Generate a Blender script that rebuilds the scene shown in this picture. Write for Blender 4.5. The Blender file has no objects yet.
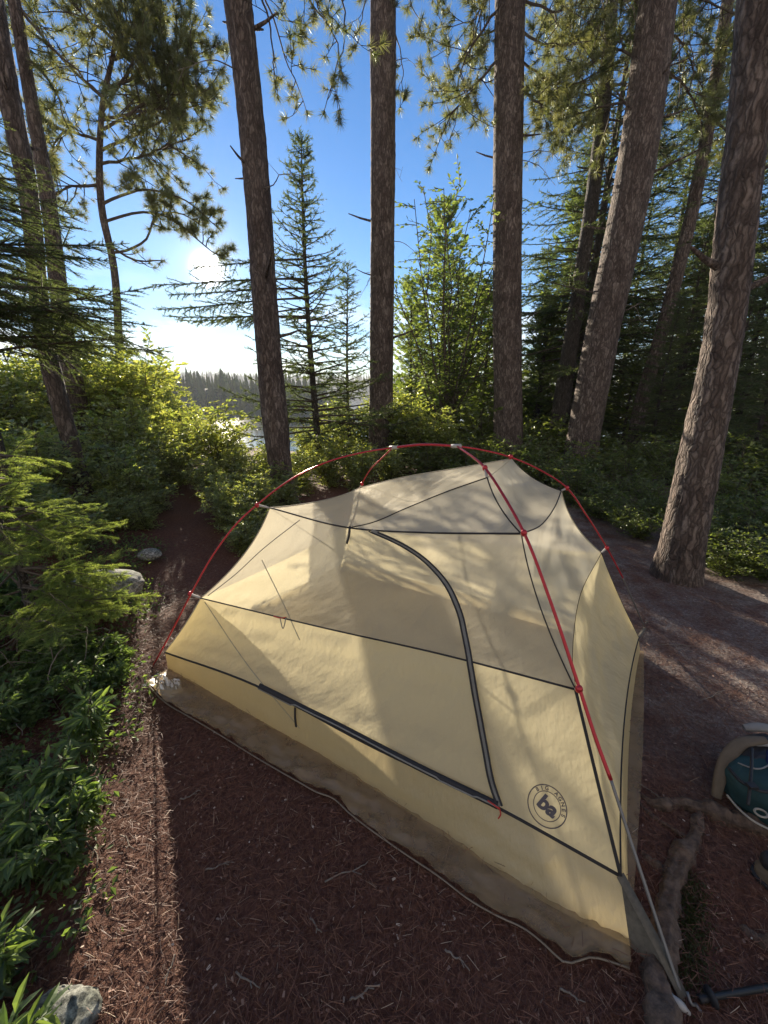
import bpy, math, random
import numpy as np
from mathutils import Vector, noise
from mathutils.bvhtree import BVHTree

scn = bpy.context.scene
C = scn.collection
R = math.radians

# ---------------------------------------------------------------- camera, sky, sun, exposure
CAM_H, FPX, HORIZON = 1.45, 385.0, 397.0
PITCH = math.atan((512 - HORIZON) / FPX)
cd = bpy.data.cameras.new('camera'); cam = bpy.data.objects.new('camera', cd); C.objects.link(cam)
cam.location = (0, 0, CAM_H); cam.rotation_euler = (R(90) - PITCH, 0, 0)
cd.sensor_fit = 'VERTICAL'; cd.sensor_height = 36; cd.lens = FPX / 1024 * 36
cd.clip_start = 0.05; cd.clip_end = 6000
scn.camera = cam

HAZE = 0.0006
SUN_EL, SUN_AZ = 14.5, -21.8         # azimuth from +Y towards +X
SKY_STRENGTH, SUN_STRENGTH = 0.072, 5.0
w = bpy.data.worlds.new('World'); scn.world = w; w.use_nodes = True
nt = w.node_tree; nt.nodes.clear()
out = nt.nodes.new('ShaderNodeOutputWorld'); bg = nt.nodes.new('ShaderNodeBackground')
sky = nt.nodes.new('ShaderNodeTexSky'); sky.sky_type = 'NISHITA'; sky.sun_disc = False
sky.sun_elevation = R(SUN_EL); sky.sun_rotation = R(SUN_AZ)
sky.air_density = 1.0; sky.dust_density = 0.05; sky.ozone_density = 3.5; sky.altitude = 0
tc = nt.nodes.new('ShaderNodeTexCoord')
mp = nt.nodes.new('ShaderNodeMapping'); mp.inputs['Scale'].default_value = (5, 5, 16)
mp.inputs['Location'].default_value = (0.3, 0.1, 0.4)
cn = nt.nodes.new('ShaderNodeTexNoise'); cn.inputs['Scale'].default_value = 1.0; cn.inputs['Detail'].default_value = 8
cn.inputs['Roughness'].default_value = 0.6
cr = nt.nodes.new('ShaderNodeValToRGB'); cr.color_ramp.elements[0].position = 0.45; cr.color_ramp.elements[1].position = 0.68
sep = nt.nodes.new('ShaderNodeSeparateXYZ')
mr = nt.nodes.new('ShaderNodeMapRange'); mr.inputs['From Min'].default_value = 0.08; mr.inputs['From Max'].default_value = 0.24
mr.inputs['To Min'].default_value = 0.85; mr.inputs['To Max'].default_value = 0.0
mul = nt.nodes.new('ShaderNodeMath'); mul.operation = 'MULTIPLY'
hs = nt.nodes.new('ShaderNodeHueSaturation'); hs.inputs['Saturation'].default_value = 1.25; hs.inputs['Hue'].default_value = 0.505; hs.inputs['Value'].default_value = 1.0
mixc = nt.nodes.new('ShaderNodeMix'); mixc.data_type = 'RGBA'; mixc.inputs['B'].default_value = (13.0, 12.4, 12.0, 1)
L = nt.links.new
L(tc.outputs['Generated'], mp.inputs['Vector']); L(mp.outputs[0], cn.inputs['Vector']); L(cn.outputs['Fac'], cr.inputs['Fac'])
L(tc.outputs['Generated'], sep.inputs[0]); L(sep.outputs['Z'], mr.inputs['Value'])
L(cr.outputs['Color'], mul.inputs[0]); L(mr.outputs[0], mul.inputs[1])
# unseen bright cloud added behind the camera as neutral fill for the shade
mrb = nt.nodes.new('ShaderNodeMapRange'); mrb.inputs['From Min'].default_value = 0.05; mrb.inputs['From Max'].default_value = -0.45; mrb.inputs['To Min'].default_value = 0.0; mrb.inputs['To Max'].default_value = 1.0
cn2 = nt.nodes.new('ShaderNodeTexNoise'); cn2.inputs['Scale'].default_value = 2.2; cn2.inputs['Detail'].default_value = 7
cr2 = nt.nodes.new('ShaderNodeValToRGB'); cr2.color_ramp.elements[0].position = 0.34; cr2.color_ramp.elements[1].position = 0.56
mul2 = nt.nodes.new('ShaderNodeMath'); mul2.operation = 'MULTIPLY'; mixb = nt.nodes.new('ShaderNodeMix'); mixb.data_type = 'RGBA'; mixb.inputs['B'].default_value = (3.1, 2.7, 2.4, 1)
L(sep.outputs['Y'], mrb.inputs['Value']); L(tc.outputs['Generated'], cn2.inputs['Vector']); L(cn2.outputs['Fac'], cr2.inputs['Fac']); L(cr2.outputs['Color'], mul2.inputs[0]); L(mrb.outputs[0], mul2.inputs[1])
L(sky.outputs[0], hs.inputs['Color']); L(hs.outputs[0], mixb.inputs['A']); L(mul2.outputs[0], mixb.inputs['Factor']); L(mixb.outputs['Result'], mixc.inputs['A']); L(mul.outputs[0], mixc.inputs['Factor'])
# the glow of the air right round the sun
vn = nt.nodes.new('ShaderNodeVectorMath'); vn.operation = 'NORMALIZE'; dt = nt.nodes.new('ShaderNodeVectorMath'); dt.operation = 'DOT_PRODUCT'
dt.inputs[1].default_value = (math.sin(R(SUN_AZ)) * math.cos(R(SUN_EL)), math.cos(R(SUN_AZ)) * math.cos(R(SUN_EL)), math.sin(R(SUN_EL)))
L(tc.outputs['Generated'], vn.inputs[0]); L(vn.outputs[0], dt.inputs[0]); mxd = nt.nodes.new('ShaderNodeMath'); mxd.operation = 'MAXIMUM'; L(dt.outputs['Value'], mxd.inputs[0]); mxd.inputs[1].default_value = 0
last = None
for pw, am in ((6000, 80.0), (600, 2.0), (40, .3)):
    a_ = nt.nodes.new('ShaderNodeMath'); a_.operation = 'POWER'; L(mxd.outputs[0], a_.inputs[0]); a_.inputs[1].default_value = pw
    b_ = nt.nodes.new('ShaderNodeMath'); b_.operation = 'MULTIPLY_ADD'; L(a_.outputs[0], b_.inputs[0]); b_.inputs[1].default_value = am
    if last: L(last, b_.inputs[2])
    else: b_.inputs[2].default_value = 0
    last = b_.outputs[0]
gc = nt.nodes.new('ShaderNodeVectorMath'); gc.operation = 'SCALE'; gc.inputs[0].default_value = (1, .93, .80); L(last, gc.inputs['Scale'])
gad = nt.nodes.new('ShaderNodeVectorMath'); gad.operation = 'ADD'; L(mixc.outputs['Result'], gad.inputs[0]); L(gc.outputs[0], gad.inputs[1])
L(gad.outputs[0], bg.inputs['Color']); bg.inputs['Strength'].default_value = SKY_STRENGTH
L(bg.outputs[0], out.inputs[0])

sd = bpy.data.lights.new('sun', 'SUN'); sun = bpy.data.objects.new('sun', sd); C.objects.link(sun)
sd.energy = SUN_STRENGTH; sd.angle = R(0.5); sd.color = (1.0, 0.88, 0.70)
sdir = Vector((math.sin(R(SUN_AZ)) * math.cos(R(SUN_EL)), math.cos(R(SUN_AZ)) * math.cos(R(SUN_EL)), math.sin(R(SUN_EL))))
sun.rotation_euler = sdir.to_track_quat('Z', 'Y').to_euler()
scn.view_settings.view_transform = 'Standard'; scn.view_settings.look = 'None'
scn.view_settings.exposure = 1.4; scn.view_settings.gamma = 1.0; scn.view_settings.use_curve_mapping = False
scn.render.engine = 'CYCLES'
scn.cycles.max_bounces = 8; scn.cycles.transparent_max_bounces = 12; scn.cycles.transmission_bounces = 6
scn.cycles.diffuse_bounces = 4

# ---------------------------------------------------------------- helpers
cp, sp_ = math.cos(PITCH), math.sin(PITCH)
CAMP = np.array([0, 0, CAM_H])
def ray(x, y):
    a = (x - 384) / FPX; b = (512 - y) / FPX
    return np.array([a, cp + b * sp_, -sp_ + b * cp])
def at_y(x, y, Y):
    d = ray(x, y); return CAMP + d * (Y / d[1])
def at_z(x, y, z=0.0):
    d = ray(x, y); return CAMP + d * ((z - CAM_H) / d[2])
def at_plane(x, y, P, Q):
    n = np.array([-(Q[1] - P[1]), Q[0] - P[0]]); d = ray(x, y)
    return CAMP + d * ((n @ P[:2]) / (n @ d[:2]))
def nrm(v): v = np.asarray(v, float); return v / (np.linalg.norm(v) + 1e-12)

def tag(o, label=None, cat=None, group=None, kind=None):
    if label: o['label'] = label
    if cat: o['category'] = cat
    if group: o['group'] = group
    if kind: o['kind'] = kind
    return o
def thing(name, loc, label, cat, group=None):
    o = bpy.data.objects.new(name, None); C.objects.link(o); o.location = loc
    o.empty_display_size = 0.1
    return tag(o, label, cat, group)
WLOC = {}
def wloc(o):
    p = np.array(o.location)
    while o.parent: o = o.parent; p = p + np.array(o.location)
    return p
def copy_tree(o, parent=None):
    c = o.copy(); C.objects.link(c)
    if parent: c.parent = parent
    for ch in o.children: copy_tree(ch, c)
    return c

class Geo:
    def __init__(s): s.V = []; s.F = []; s.A = []; s.n = 0
    def add(s, V, F, mat=0, attr=None):
        V = np.asarray(V, float).reshape(-1, 3); F = np.asarray(F, int)
        s.V.append(V); s.F.append((F + s.n, mat)); s.n += len(V)
        s.A.append(np.full(len(V), 0.5) if attr is None else np.broadcast_to(attr, (len(V),)))
        return s
    def build(s, name, mats, parent=None, smooth=True):
        V = np.concatenate(s.V); A = np.concatenate(s.A)
        if parent is not None: V = V - wloc(parent)
        me = bpy.data.meshes.new(name); me.vertices.add(len(V)); me.vertices.foreach_set('co', V.astype(np.float32).ravel())
        loops = np.concatenate([f.ravel() for f, m in s.F]); tot = np.concatenate([np.full(len(f), f.shape[1]) for f, m in s.F])
        mi = np.concatenate([np.full(len(f), m) for f, m in s.F])
        me.loops.add(len(loops)); me.loops.foreach_set('vertex_index', loops.astype(np.int32))
        me.polygons.add(len(tot)); me.polygons.foreach_set('loop_start', np.concatenate([[0], np.cumsum(tot)[:-1]]).astype(np.int32))
        me.polygons.foreach_set('loop_total', tot.astype(np.int32)); me.polygons.foreach_set('material_index', mi.astype(np.int32))
        me.polygons.foreach_set('use_smooth', np.full(len(tot), smooth))
        at = me.attributes.new('rnd', 'FLOAT', 'POINT'); at.data.foreach_set('value', A.astype(np.float32))
        me.update(calc_edges=True); me.validate()
        for m in (mats if isinstance(mats, (list, tuple)) else [mats]): me.materials.append(m)
        o = bpy.data.objects.new(name, me); C.objects.link(o)
        if parent is not None: o.parent = parent
        return o

def tube(P, r, sides=6, cap=True):
    P = np.asarray(P, float); n = len(P); r = np.broadcast_to(np.asarray(r, float), (n,))
    T = np.gradient(P, axis=0); T /= np.linalg.norm(T, axis=1)[:, None] + 1e-12
    u = np.cross(T[0], [0.31, 0.17, 0.93]); 
    if np.linalg.norm(u) < 0.1: u = np.cross(T[0], [1, 0, 0])
    u = nrm(u); U = []
    for i in range(n):
        u = nrm(u - T[i] * (u @ T[i])); U.append(u)
    U = np.array(U); W = np.cross(T, U)
    a = np.arange(sides) * 2 * math.pi / sides
    V = P[:, None] + r[:, None, None] * (np.cos(a)[None, :, None] * U[:, None] + np.sin(a)[None, :, None] * W[:, None])
    V = V.reshape(-1, 3)
    i = np.arange(n - 1)[:, None] * sides; j = np.arange(sides)[None]; k = (j + 1) % sides
    F = np.stack([i + j, i + k, i + sides + k, i + sides + j], -1).reshape(-1, 4)
    return V, F
def rtube(g, P, r, sides=8, mat=0):
    P = np.asarray(P, float); r = np.broadcast_to(np.asarray(r, float), (len(P),))
    P2 = np.vstack([P[0], P, P[-1]]); 
    P2[0] = P[0] + (P[0] - P[1]) * 1e-3; P2[-1] = P[-1] + (P[-1] - P[-2]) * 1e-3
    r2 = np.concatenate([[1e-4], r, [1e-4]])
    V, F = tube(P2, r2, sides); g.add(V, F, mat)
def smooth_line(P, n):
    P = np.asarray(P, float); m = len(P)
    if m == 2: t = np.linspace(0, 1, n)[:, None]; return P[0] * (1 - t) + P[1] * t
    seg = np.concatenate([[0], np.cumsum(np.linalg.norm(np.diff(P[:, :3], axis=0), axis=1))])
    M = np.gradient(P, seg, axis=0) if m > 2 else None
    s = np.linspace(0, seg[-1], n); i = np.clip(np.searchsorted(seg, s, 'right') - 1, 0, m - 2)
    h = (seg[i + 1] - seg[i])[:, None]; t = ((s - seg[i]) / h[:, 0])[:, None]
    return ((2*t**3 - 3*t**2 + 1) * P[i] + (t**3 - 2*t**2 + t) * h * M[i] + (-2*t**3 + 3*t**2) * P[i+1] + (t**3 - t**2) * h * M[i+1])

def frames(D, roll, up=(0, 0, 1)):
    """orthonormal frames: columns x=D, y, z; arrays"""
    D = D / (np.linalg.norm(D, axis=1)[:, None] + 1e-12)
    Y = np.cross(np.broadcast_to(up, D.shape), D); bad = np.linalg.norm(Y, axis=1) < 0.05
    Y[bad] = np.cross(D[bad], [1, 0.1, 0]); Y /= np.linalg.norm(Y, axis=1)[:, None]
    Z = np.cross(D, Y)
    c, s = np.cos(roll)[:, None], np.sin(roll)[:, None]
    return np.stack([D, Y * c + Z * s, -Y * s + Z * c], -1)
def stamp(g, T, M, P, S, mat=0, attr=None):
    Vt, Ft = T; N = len(P)
    if N == 0: return
    V = np.einsum('nij,kj->nki', M, Vt) * np.asarray(S).reshape(N, 1, 1) + P[:, None]
    F = (Ft[None] + (np.arange(N) * len(Vt))[:, None, None]).reshape(-1, Ft.shape[1])
    a = np.repeat(attr if attr is not None else np.full(N, .5), len(Vt))
    g.add(V.reshape(-1, 3), F, mat, a)

# ---------------------------------------------------------------- materials
def newmat(name):
    m = bpy.data.materials.new(name); m.use_nodes = True; n = m.node_tree; n.nodes.clear()
    o = n.nodes.new('ShaderNodeOutputMaterial'); return m, n, o
def node(n, t, **kw):
    x = n.nodes.new(t)
    for k, v in kw.items():
        if k in x.inputs: x.inputs[k].default_value = v
        else: setattr(x, k, v)
    return x
def ramp(n, fac, stops):
    r = n.nodes.new('ShaderNodeValToRGB'); e = r.color_ramp.elements
    while len(e) < len(stops): e.new(0.5)
    for i, (p, c) in enumerate(stops): e[i].position = p; e[i].color = (*c, 1)
    n.links.new(fac, r.inputs['Fac']); return r.outputs['Color']
def noise_node(n, scale, detail=6, rough=0.55, vec=None, stretch=None):
    t = node(n, 'ShaderNodeTexNoise'); t.inputs['Scale'].default_value = scale; t.inputs['Detail'].default_value = detail
    t.inputs['Roughness'].default_value = rough
    co = n.nodes.new('ShaderNodeTexCoord').outputs['Object'] if vec is None else vec
    if stretch:
        m = n.nodes.new('ShaderNodeMapping'); m.inputs['Scale'].default_value = stretch; n.links.new(co, m.inputs[0]); co = m.outputs[0]
    n.links.new(co, t.inputs['Vector']); return t.outputs['Fac']
def bumpn(n, h, strength, dist):
    b = n.nodes.new('ShaderNodeBump'); b.inputs['Strength'].default_value = strength; b.inputs['Distance'].default_value = dist
    n.links.new(h, b.inputs['Height']); return b.outputs[0]

def leafmat(name, c1, c2, t1, t2, trans=0.45, gloss=0.06, rough=0.45):
    m, n, o = newmat(name)
    a = n.nodes.new('ShaderNodeAttribute'); a.attribute_name = 'rnd'
    rc = ramp(n, a.outputs['Fac'], [(0, c1), (1, c2)]); tcx = ramp(n, a.outputs['Fac'], [(0, t1), (1, t2)])
    d = node(n, 'ShaderNodeBsdfDiffuse'); t = node(n, 'ShaderNodeBsdfTranslucent'); gl = node(n, 'ShaderNodeBsdfGlossy')
    gl.inputs['Roughness'].default_value = rough; gl.inputs['Color'].default_value = (0.9, 0.95, 0.85, 1)
    m1 = n.nodes.new('ShaderNodeMixShader'); m1.inputs[0].default_value = trans
    m2 = n.nodes.new('ShaderNodeMixShader'); m2.inputs[0].default_value = gloss
    k = n.links.new; k(rc, d.inputs['Color']); k(tcx, t.inputs['Color']); k(d.outputs[0], m1.inputs[1]); k(t.outputs[0], m1.inputs[2])
    k(m1.outputs[0], m2.inputs[1]); k(gl.outputs[0], m2.inputs[2]); k(m2.outputs[0], o.inputs[0]); return m
def plain(name, col, rough=0.6, metal=0.0, var=0.15, scale=30, bump=0.0, coat=0.0):
    m, n, o = newmat(name); p = n.nodes.new('ShaderNodeBsdfPrincipled')
    f = noise_node(n, scale); c = ramp(n, f, [(0.25, tuple(x * (1 - var) for x in col)), (0.75, tuple(min(1, x * (1 + var)) for x in col))])
    n.links.new(c, p.inputs['Base Color']); p.inputs['Roughness'].default_value = rough; p.inputs['Metallic'].default_value = metal
    p.inputs['Coat Weight'].default_value = coat
    if bump: n.links.new(bumpn(n, noise_node(n, scale * 4), 0.5, bump), p.inputs['Normal'])
    n.links.new(p.outputs[0], o.inputs[0]); return m
def barkmat(name, dark, mid, light, sc=9.0):
    m, n, o = newmat(name); p = n.nodes.new('ShaderNodeBsdfPrincipled'); p.inputs['Roughness'].default_value = 0.85
    co = n.nodes.new('ShaderNodeTexCoord').outputs['Object']
    wn = node(n, 'ShaderNodeTexNoise'); wn.inputs['Scale'].default_value = 7; wn.inputs['Detail'].default_value = 5; n.links.new(co, wn.inputs['Vector'])
    ad = n.nodes.new('ShaderNodeVectorMath'); ad.operation = 'MULTIPLY_ADD'; n.links.new(wn.outputs['Color'], ad.inputs[0]); ad.inputs[1].default_value = (.10, .10, .22)
    n.links.new(co, ad.inputs[2])
    mpx = n.nodes.new('ShaderNodeMapping'); mpx.inputs['Scale'].default_value = (3.6, 3.6, .8); n.links.new(ad.outputs[0], mpx.inputs[0])
    v = n.nodes.new('ShaderNodeTexVoronoi'); v.feature = 'DISTANCE_TO_EDGE'; v.inputs['Scale'].default_value = sc; n.links.new(mpx.outputs[0], v.inputs['Vector'])
    v2 = n.nodes.new('ShaderNodeTexVoronoi'); v2.inputs['Scale'].default_value = sc; n.links.new(mpx.outputs[0], v2.inputs['Vector'])
    f = noise_node(n, 42, 8, 0.7, stretch=(1.6, 1.6, .45))
    big = noise_node(n, 4, 4)
    e = ramp(n, v.outputs['Distance'], [(0.0, (.25, .25, .25)), (0.22, (1, 1, 1))])
    sep2 = n.nodes.new('ShaderNodeSeparateColor'); n.links.new(v2.outputs['Color'], sep2.inputs[0])
    fm = n.nodes.new('ShaderNodeMath'); fm.operation = 'MULTIPLY_ADD'; n.links.new(sep2.outputs[0], fm.inputs[0]); fm.inputs[1].default_value = .35; n.links.new(f, fm.inputs[2])
    c = ramp(n, fm.outputs[0], [(0.38, dark), (0.62, mid), (.95, light)])
    mx = n.nodes.new('ShaderNodeMix'); mx.data_type = 'RGBA'; mx.inputs['A'].default_value = (*dark, 1); n.links.new(c, mx.inputs['B']); n.links.new(e, mx.inputs['Factor'])
    mx2 = n.nodes.new('ShaderNodeMix'); mx2.data_type = 'RGBA'; mx2.blend_type = 'MULTIPLY'; mx2.inputs['Factor'].default_value = 1
    n.links.new(mx.outputs['Result'], mx2.inputs['A']); n.links.new(ramp(n, big, [(0.3, (.62, .55, .52)), (0.7, (1.15, 1.12, 1.1))]), mx2.inputs['B'])
    n.links.new(mx2.outputs['Result'], p.inputs['Base Color'])
    h = n.nodes.new('ShaderNodeMath'); h.operation = 'MULTIPLY_ADD'; n.links.new(fm.outputs[0], h.inputs[0]); h.inputs[1].default_value = 1.0; n.links.new(e, h.inputs[2])
    n.links.new(bumpn(n, h.outputs[0], 1.0, 0.014), p.inputs['Normal']); n.links.new(p.outputs[0], o.inputs[0]); return m

M_bark = barkmat('pine_bark', (.055, .040, .032), (.155, .115, .092), (.34, .28, .235))
M_barkdark = barkmat('spruce_bark', (.03, .025, .02), (.09, .075, .06), (.17, .15, .13), 14)
M_twig = plain('twig_wood', (.10, .075, .055), .85, var=.4, scale=20)
M_twig_grey = plain('dead_twig', (.20, .165, .13), .85, var=.3, scale=20)
M_spruce = leafmat('spruce_needles', (.035, .06, .024), (.09, .125, .045), (.12, .17, .04), (.26, .32, .08), .42, .05)
M_spruce_bright = leafmat('young_spruce_needles', (.055, .095, .025), (.13, .18, .045), (.3, .42, .06), (.6, .7, .12), .5, .05)
M_pine = leafmat('pine_needles', (.05, .07, .028), (.12, .14, .05), (.22, .26, .06), (.42, .40, .12), .45, .08, .35)
M_cedar = leafmat('cedar_sprays', (.05, .085, .022), (.12, .16, .04), (.20, .30, .04), (.42, .50, .09), .5, .05)
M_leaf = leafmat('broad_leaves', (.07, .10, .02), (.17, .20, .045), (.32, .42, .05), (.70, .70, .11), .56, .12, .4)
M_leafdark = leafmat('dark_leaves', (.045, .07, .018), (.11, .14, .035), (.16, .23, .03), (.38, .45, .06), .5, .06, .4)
M_plant = leafmat('plant_leaves', (.03, .06, .02), (.09, .15, .04), (.16, .28, .04), (.35, .48, .07), .45, .04, .5)

# ---------------------------------------------------------------- terrain
def terr(x, y):
    x = np.asarray(x, float); y = np.asarray(y, float)
    s = np.clip((y - 8.5 - 0.15 * np.abs(x)) / 26, 0, 1); z = -5.2 * s * s * (3 - 2 * s)
    z = z + 0.10 * np.clip((y - 4) / 4, 0, 1) * np.sin(x * .7 + 1) * np.cos(y * .5)
    z = z + 0.25 * np.clip((-x - 1.6) / 2.5, 0, 1) * np.clip((y + 1) / 3, 0, 1) * (1 - s)
    return z
def gz(x, y): return float(terr(x, y))

m, n, o = newmat('needle_litter_ground'); M_ground = m
p = n.nodes.new('ShaderNodeBsdfPrincipled'); p.inputs['Roughness'].default_value = 0.9
co = n.nodes.new('ShaderNodeTexCoord').outputs['Object']
fine = noise_node(n, 55, 8, .7); med = noise_node(n, 6, 5, .6); big = noise_node(n, .9, 3, .5)
c1 = ramp(n, fine, [(.32, (.05, .020, .013)), (.5, (.13, .050, .028)), (.68, (.23, .115, .068))])
c2 = ramp(n, fine, [(.32, (.12, .105, .092)), (.5, (.27, .235, .205)), (.7, (.48, .43, .38))])
sx = n.nodes.new('ShaderNodeSeparateXYZ'); n.links.new(co, sx.inputs[0])
# grey gritty soil on the camp's right-hand side, with a ragged edge
mx = n.nodes.new('ShaderNodeMapRange'); mx.inputs['From Min'].default_value = .75; mx.inputs['From Max'].default_value = 1.35; n.links.new(sx.outputs['X'], mx.inputs['Value'])
my = n.nodes.new('ShaderNodeMapRange'); my.inputs['From Min'].default_value = .75; my.inputs['From Max'].default_value = 1.4; n.links.new(sx.outputs['Y'], my.inputs['Value'])
mm = n.nodes.new('ShaderNodeMath'); mm.operation = 'MULTIPLY'; n.links.new(mx.outputs[0], mm.inputs[0]); n.links.new(my.outputs[0], mm.inputs[1])
md = n.nodes.new('ShaderNodeMath'); md.operation = 'MULTIPLY'; n.links.new(mm.outputs[0], md.inputs[0])
n.links.new(ramp(n, med, [(.35, (.2, .2, .2)), (.6, (.95, .95, .95))]), md.inputs[1])
mxc = n.nodes.new('ShaderNodeMix'); mxc.data_type = 'RGBA'; n.links.new(md.outputs[0], mxc.inputs['Factor']); n.links.new(c1, mxc.inputs['A']); n.links.new(c2, mxc.inputs['B'])
mxm = n.nodes.new('ShaderNodeMix'); mxm.data_type = 'RGBA'; mxm.blend_type = 'MULTIPLY'; mxm.inputs['Factor'].default_value = 1
n.links.new(mxc.outputs['Result'], mxm.inputs['A']); n.links.new(ramp(n, big, [(.3, (.7, .65, .65)), (.7, (1.2, 1.15, 1.15))]), mxm.inputs['B'])
n.links.new(mxm.outputs['Result'], p.inputs['Base Color'])
n.links.new(bumpn(n, fine, .9, .02), p.inputs['Normal']); n.links.new(p.outputs[0], o.inputs[0])

rs = np.random.default_rng(5)
def gridmesh(xs, ys, zf):
    X, Y = np.meshgrid(xs, ys, indexing='ij'); Z = zf(X, Y); nx, ny = X.shape
    V = np.stack([X, Y, Z], -1).reshape(-1, 3)
    i = np.arange(nx - 1)[:, None] * ny; j = np.arange(ny - 1)[None]
    F = np.stack([i + j, i + ny + j, i + ny + j + 1, i + j + 1], -1).reshape(-1, 4); return V, F
def axis(lo, a, b, hi, d, k=1.12):
    c = list(np.arange(a, b, d)); s = d; x = b
    r = [b]
    while x < hi: s *= k; x += s; r.append(x)
    s = d; x = a; l = []
    while x > lo: s *= k; x -= s; l.append(x)
    return np.array(l[::-1] + c + r)
def ground_z(X, Y):
    Z = terr(X, Y); near = np.clip(1 - (np.hypot(X, Y - 2) - 5) / 4, 0, 1)
    f = np.zeros_like(Z)
    for i in range(X.shape[0]):
        for j in range(X.shape[1]):
            if near[i, j] > 0:
                v = Vector((X[i, j] * 4, Y[i, j] * 4, 0)); f[i, j] = noise.noise(v) * .012 + noise.noise(v * 5) * .006
    return Z + f * near
V, F = gridmesh(axis(-1500, -3.5, 3.5, 1500, .05), axis(-60, -.6, 6, 2500, .05), ground_z)
tag(Geo().add(V, F).build('ground', M_ground), kind='structure')

# lake
m, n, o = newmat('lake_water'); p = n.nodes.new('ShaderNodeBsdfPrincipled')
p.inputs['Base Color'].default_value = (.03, .045, .055, 1); p.inputs['Roughness'].default_value = .09; p.inputs['IOR'].default_value = 1.33
wv = noise_node(n, 1.6, 5, .6, stretch=(.5, 1.4, 1)); n.links.new(bumpn(n, wv, 1.0, .015), p.inputs['Normal']); n.links.new(p.outputs[0], o.inputs[0]); M_water = m
V, F = gridmesh(np.linspace(-1400, 1400, 12), np.linspace(24, 2200, 12), lambda X, Y: np.full_like(X, -4.0))
tag(Geo().add(V, F).build('lake', M_water), kind='structure')

# far hills beyond the lake, and the wood that covers them
def hill(name, Y0, depth, xs, hf, seed, mat):
    ys = np.linspace(Y0, Y0 + depth, 12)
    def zf(X, Y):
        t = (Y - Y0) / depth; Z = np.zeros_like(X)
        for i in range(X.shape[0]):
            hh = hf(X[i, 0])
            for j in range(X.shape[1]): Z[i, j] = -5 + (hh + 5) * math.sin(min(1, t[i, j] * 1.6) * math.pi / 2) + noise.noise(Vector((X[i, j] * .03, Y[i, j] * .03, seed))) * 3 * min(1, t[i, j] * 3)
        return Z
    V, F = gridmesh(xs, ys, zf); o = Geo().add(V, F).build(name, mat); tag(o, kind='structure'); return V
M_hill = plain('far_wooded_hill', (.045, .065, .04), .95, var=.35, scale=.08)
def ridge(x): return 34 + 12 * noise.noise(Vector((x * .004, 3, 0))) + 4 * noise.noise(Vector((x * .02, 7, 0)))
hv1 = hill('far_hill', 620, 300, np.linspace(-1300, 1300, 140), ridge, 1.0, M_hill)
def point_h(x): return max(-5, 3.5 - ((x + 56) / 23) ** 4)
hv2 = hill('lake_point', 120, 50, np.linspace(-130, -8, 50), point_h, 2.0, M_hill)
def conifer_far(rng, h):
    Vs, Fs = [], []; n0 = 0; k = 7
    for i in range(6):
        z0 = h * (.08 + .15 * i); z1 = h * min(1.0, .34 + .15 * i); r = h * .17 * (1 - i / 6.5)
        a = np.arange(k) * 2 * math.pi / k + rng.random() * 6; rr = r * (.6 + .8 * rng.random(k))
        V = np.vstack([np.stack([np.cos(a) * rr, np.sin(a) * rr, z0 + h * .05 * (rng.random(k) - .5)], -1), [[0, 0, z1]]])
        Vs.append(V); Fs += [(n0 + j, n0 + (j + 1) % k, n0 + k) for j in range(k)]; n0 += k + 1
    return np.vstack(Vs), np.array(Fs)
rng = np.random.default_rng(11)
temps = [conifer_far(rng, 1.0) for _ in range(6)]
def far_wood(name, hv, N, hlo, hhi, label):
    g = Geo(); idx = rng.integers(0, len(hv), N); P = hv[idx] + np.stack([rng.normal(0, 4, N), rng.normal(0, 3, N), np.full(N, -.5)], -1)
    keep = P[:, 2] > -4.6; P = P[keep]
    for k in range(6):
        q = P[k::6]; nq = len(q); a = rng.random(nq) * 6.28; Mx = np.zeros((nq, 3, 3)); Mx[:, 0, 0] = Mx[:, 1, 1] = np.cos(a); Mx[:, 0, 1] = -np.sin(a); Mx[:, 1, 0] = np.sin(a); Mx[:, 2, 2] = 1
        stamp(g, temps[k], Mx, q, rng.uniform(hlo, hhi, nq), 0, rng.random(nq))
    tag(g.build(name, M_spruce, smooth=False), label, 'wood', kind='stuff')
far_wood('far_wood', hv1, 5200, 9, 15, 'low hazy wooded ridge on the far side of the lake')
far_wood('point_wood', hv2, 620, 4, 8.5, 'dark conifers crowding the point across the lake')

# the evening air: an even pale haze over everything
m, n, o = newmat('haze_air'); pv = n.nodes.new('ShaderNodeVolumePrincipled'); pv.inputs['Color'].default_value = (.92, .95, 1, 1); pv.inputs['Density'].default_value = HAZE; pv.inputs['Anisotropy'].default_value = .1
n.links.new(pv.outputs[0], o.inputs['Volume'])
if HAZE > 0:
    bx = np.array([[x, y, z] for x in (-1600, 1600) for y in (-70, 2600) for z in (-9, 70)], float)
    tag(Geo().add(bx, np.array([[0, 1, 3, 2], [4, 6, 7, 5], [0, 4, 5, 1], [2, 3, 7, 6], [0, 2, 6, 4], [1, 5, 7, 3]])).build('haze', m, smooth=False), 'thin evening haze in the air over the lake', 'haze', kind='stuff')

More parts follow.
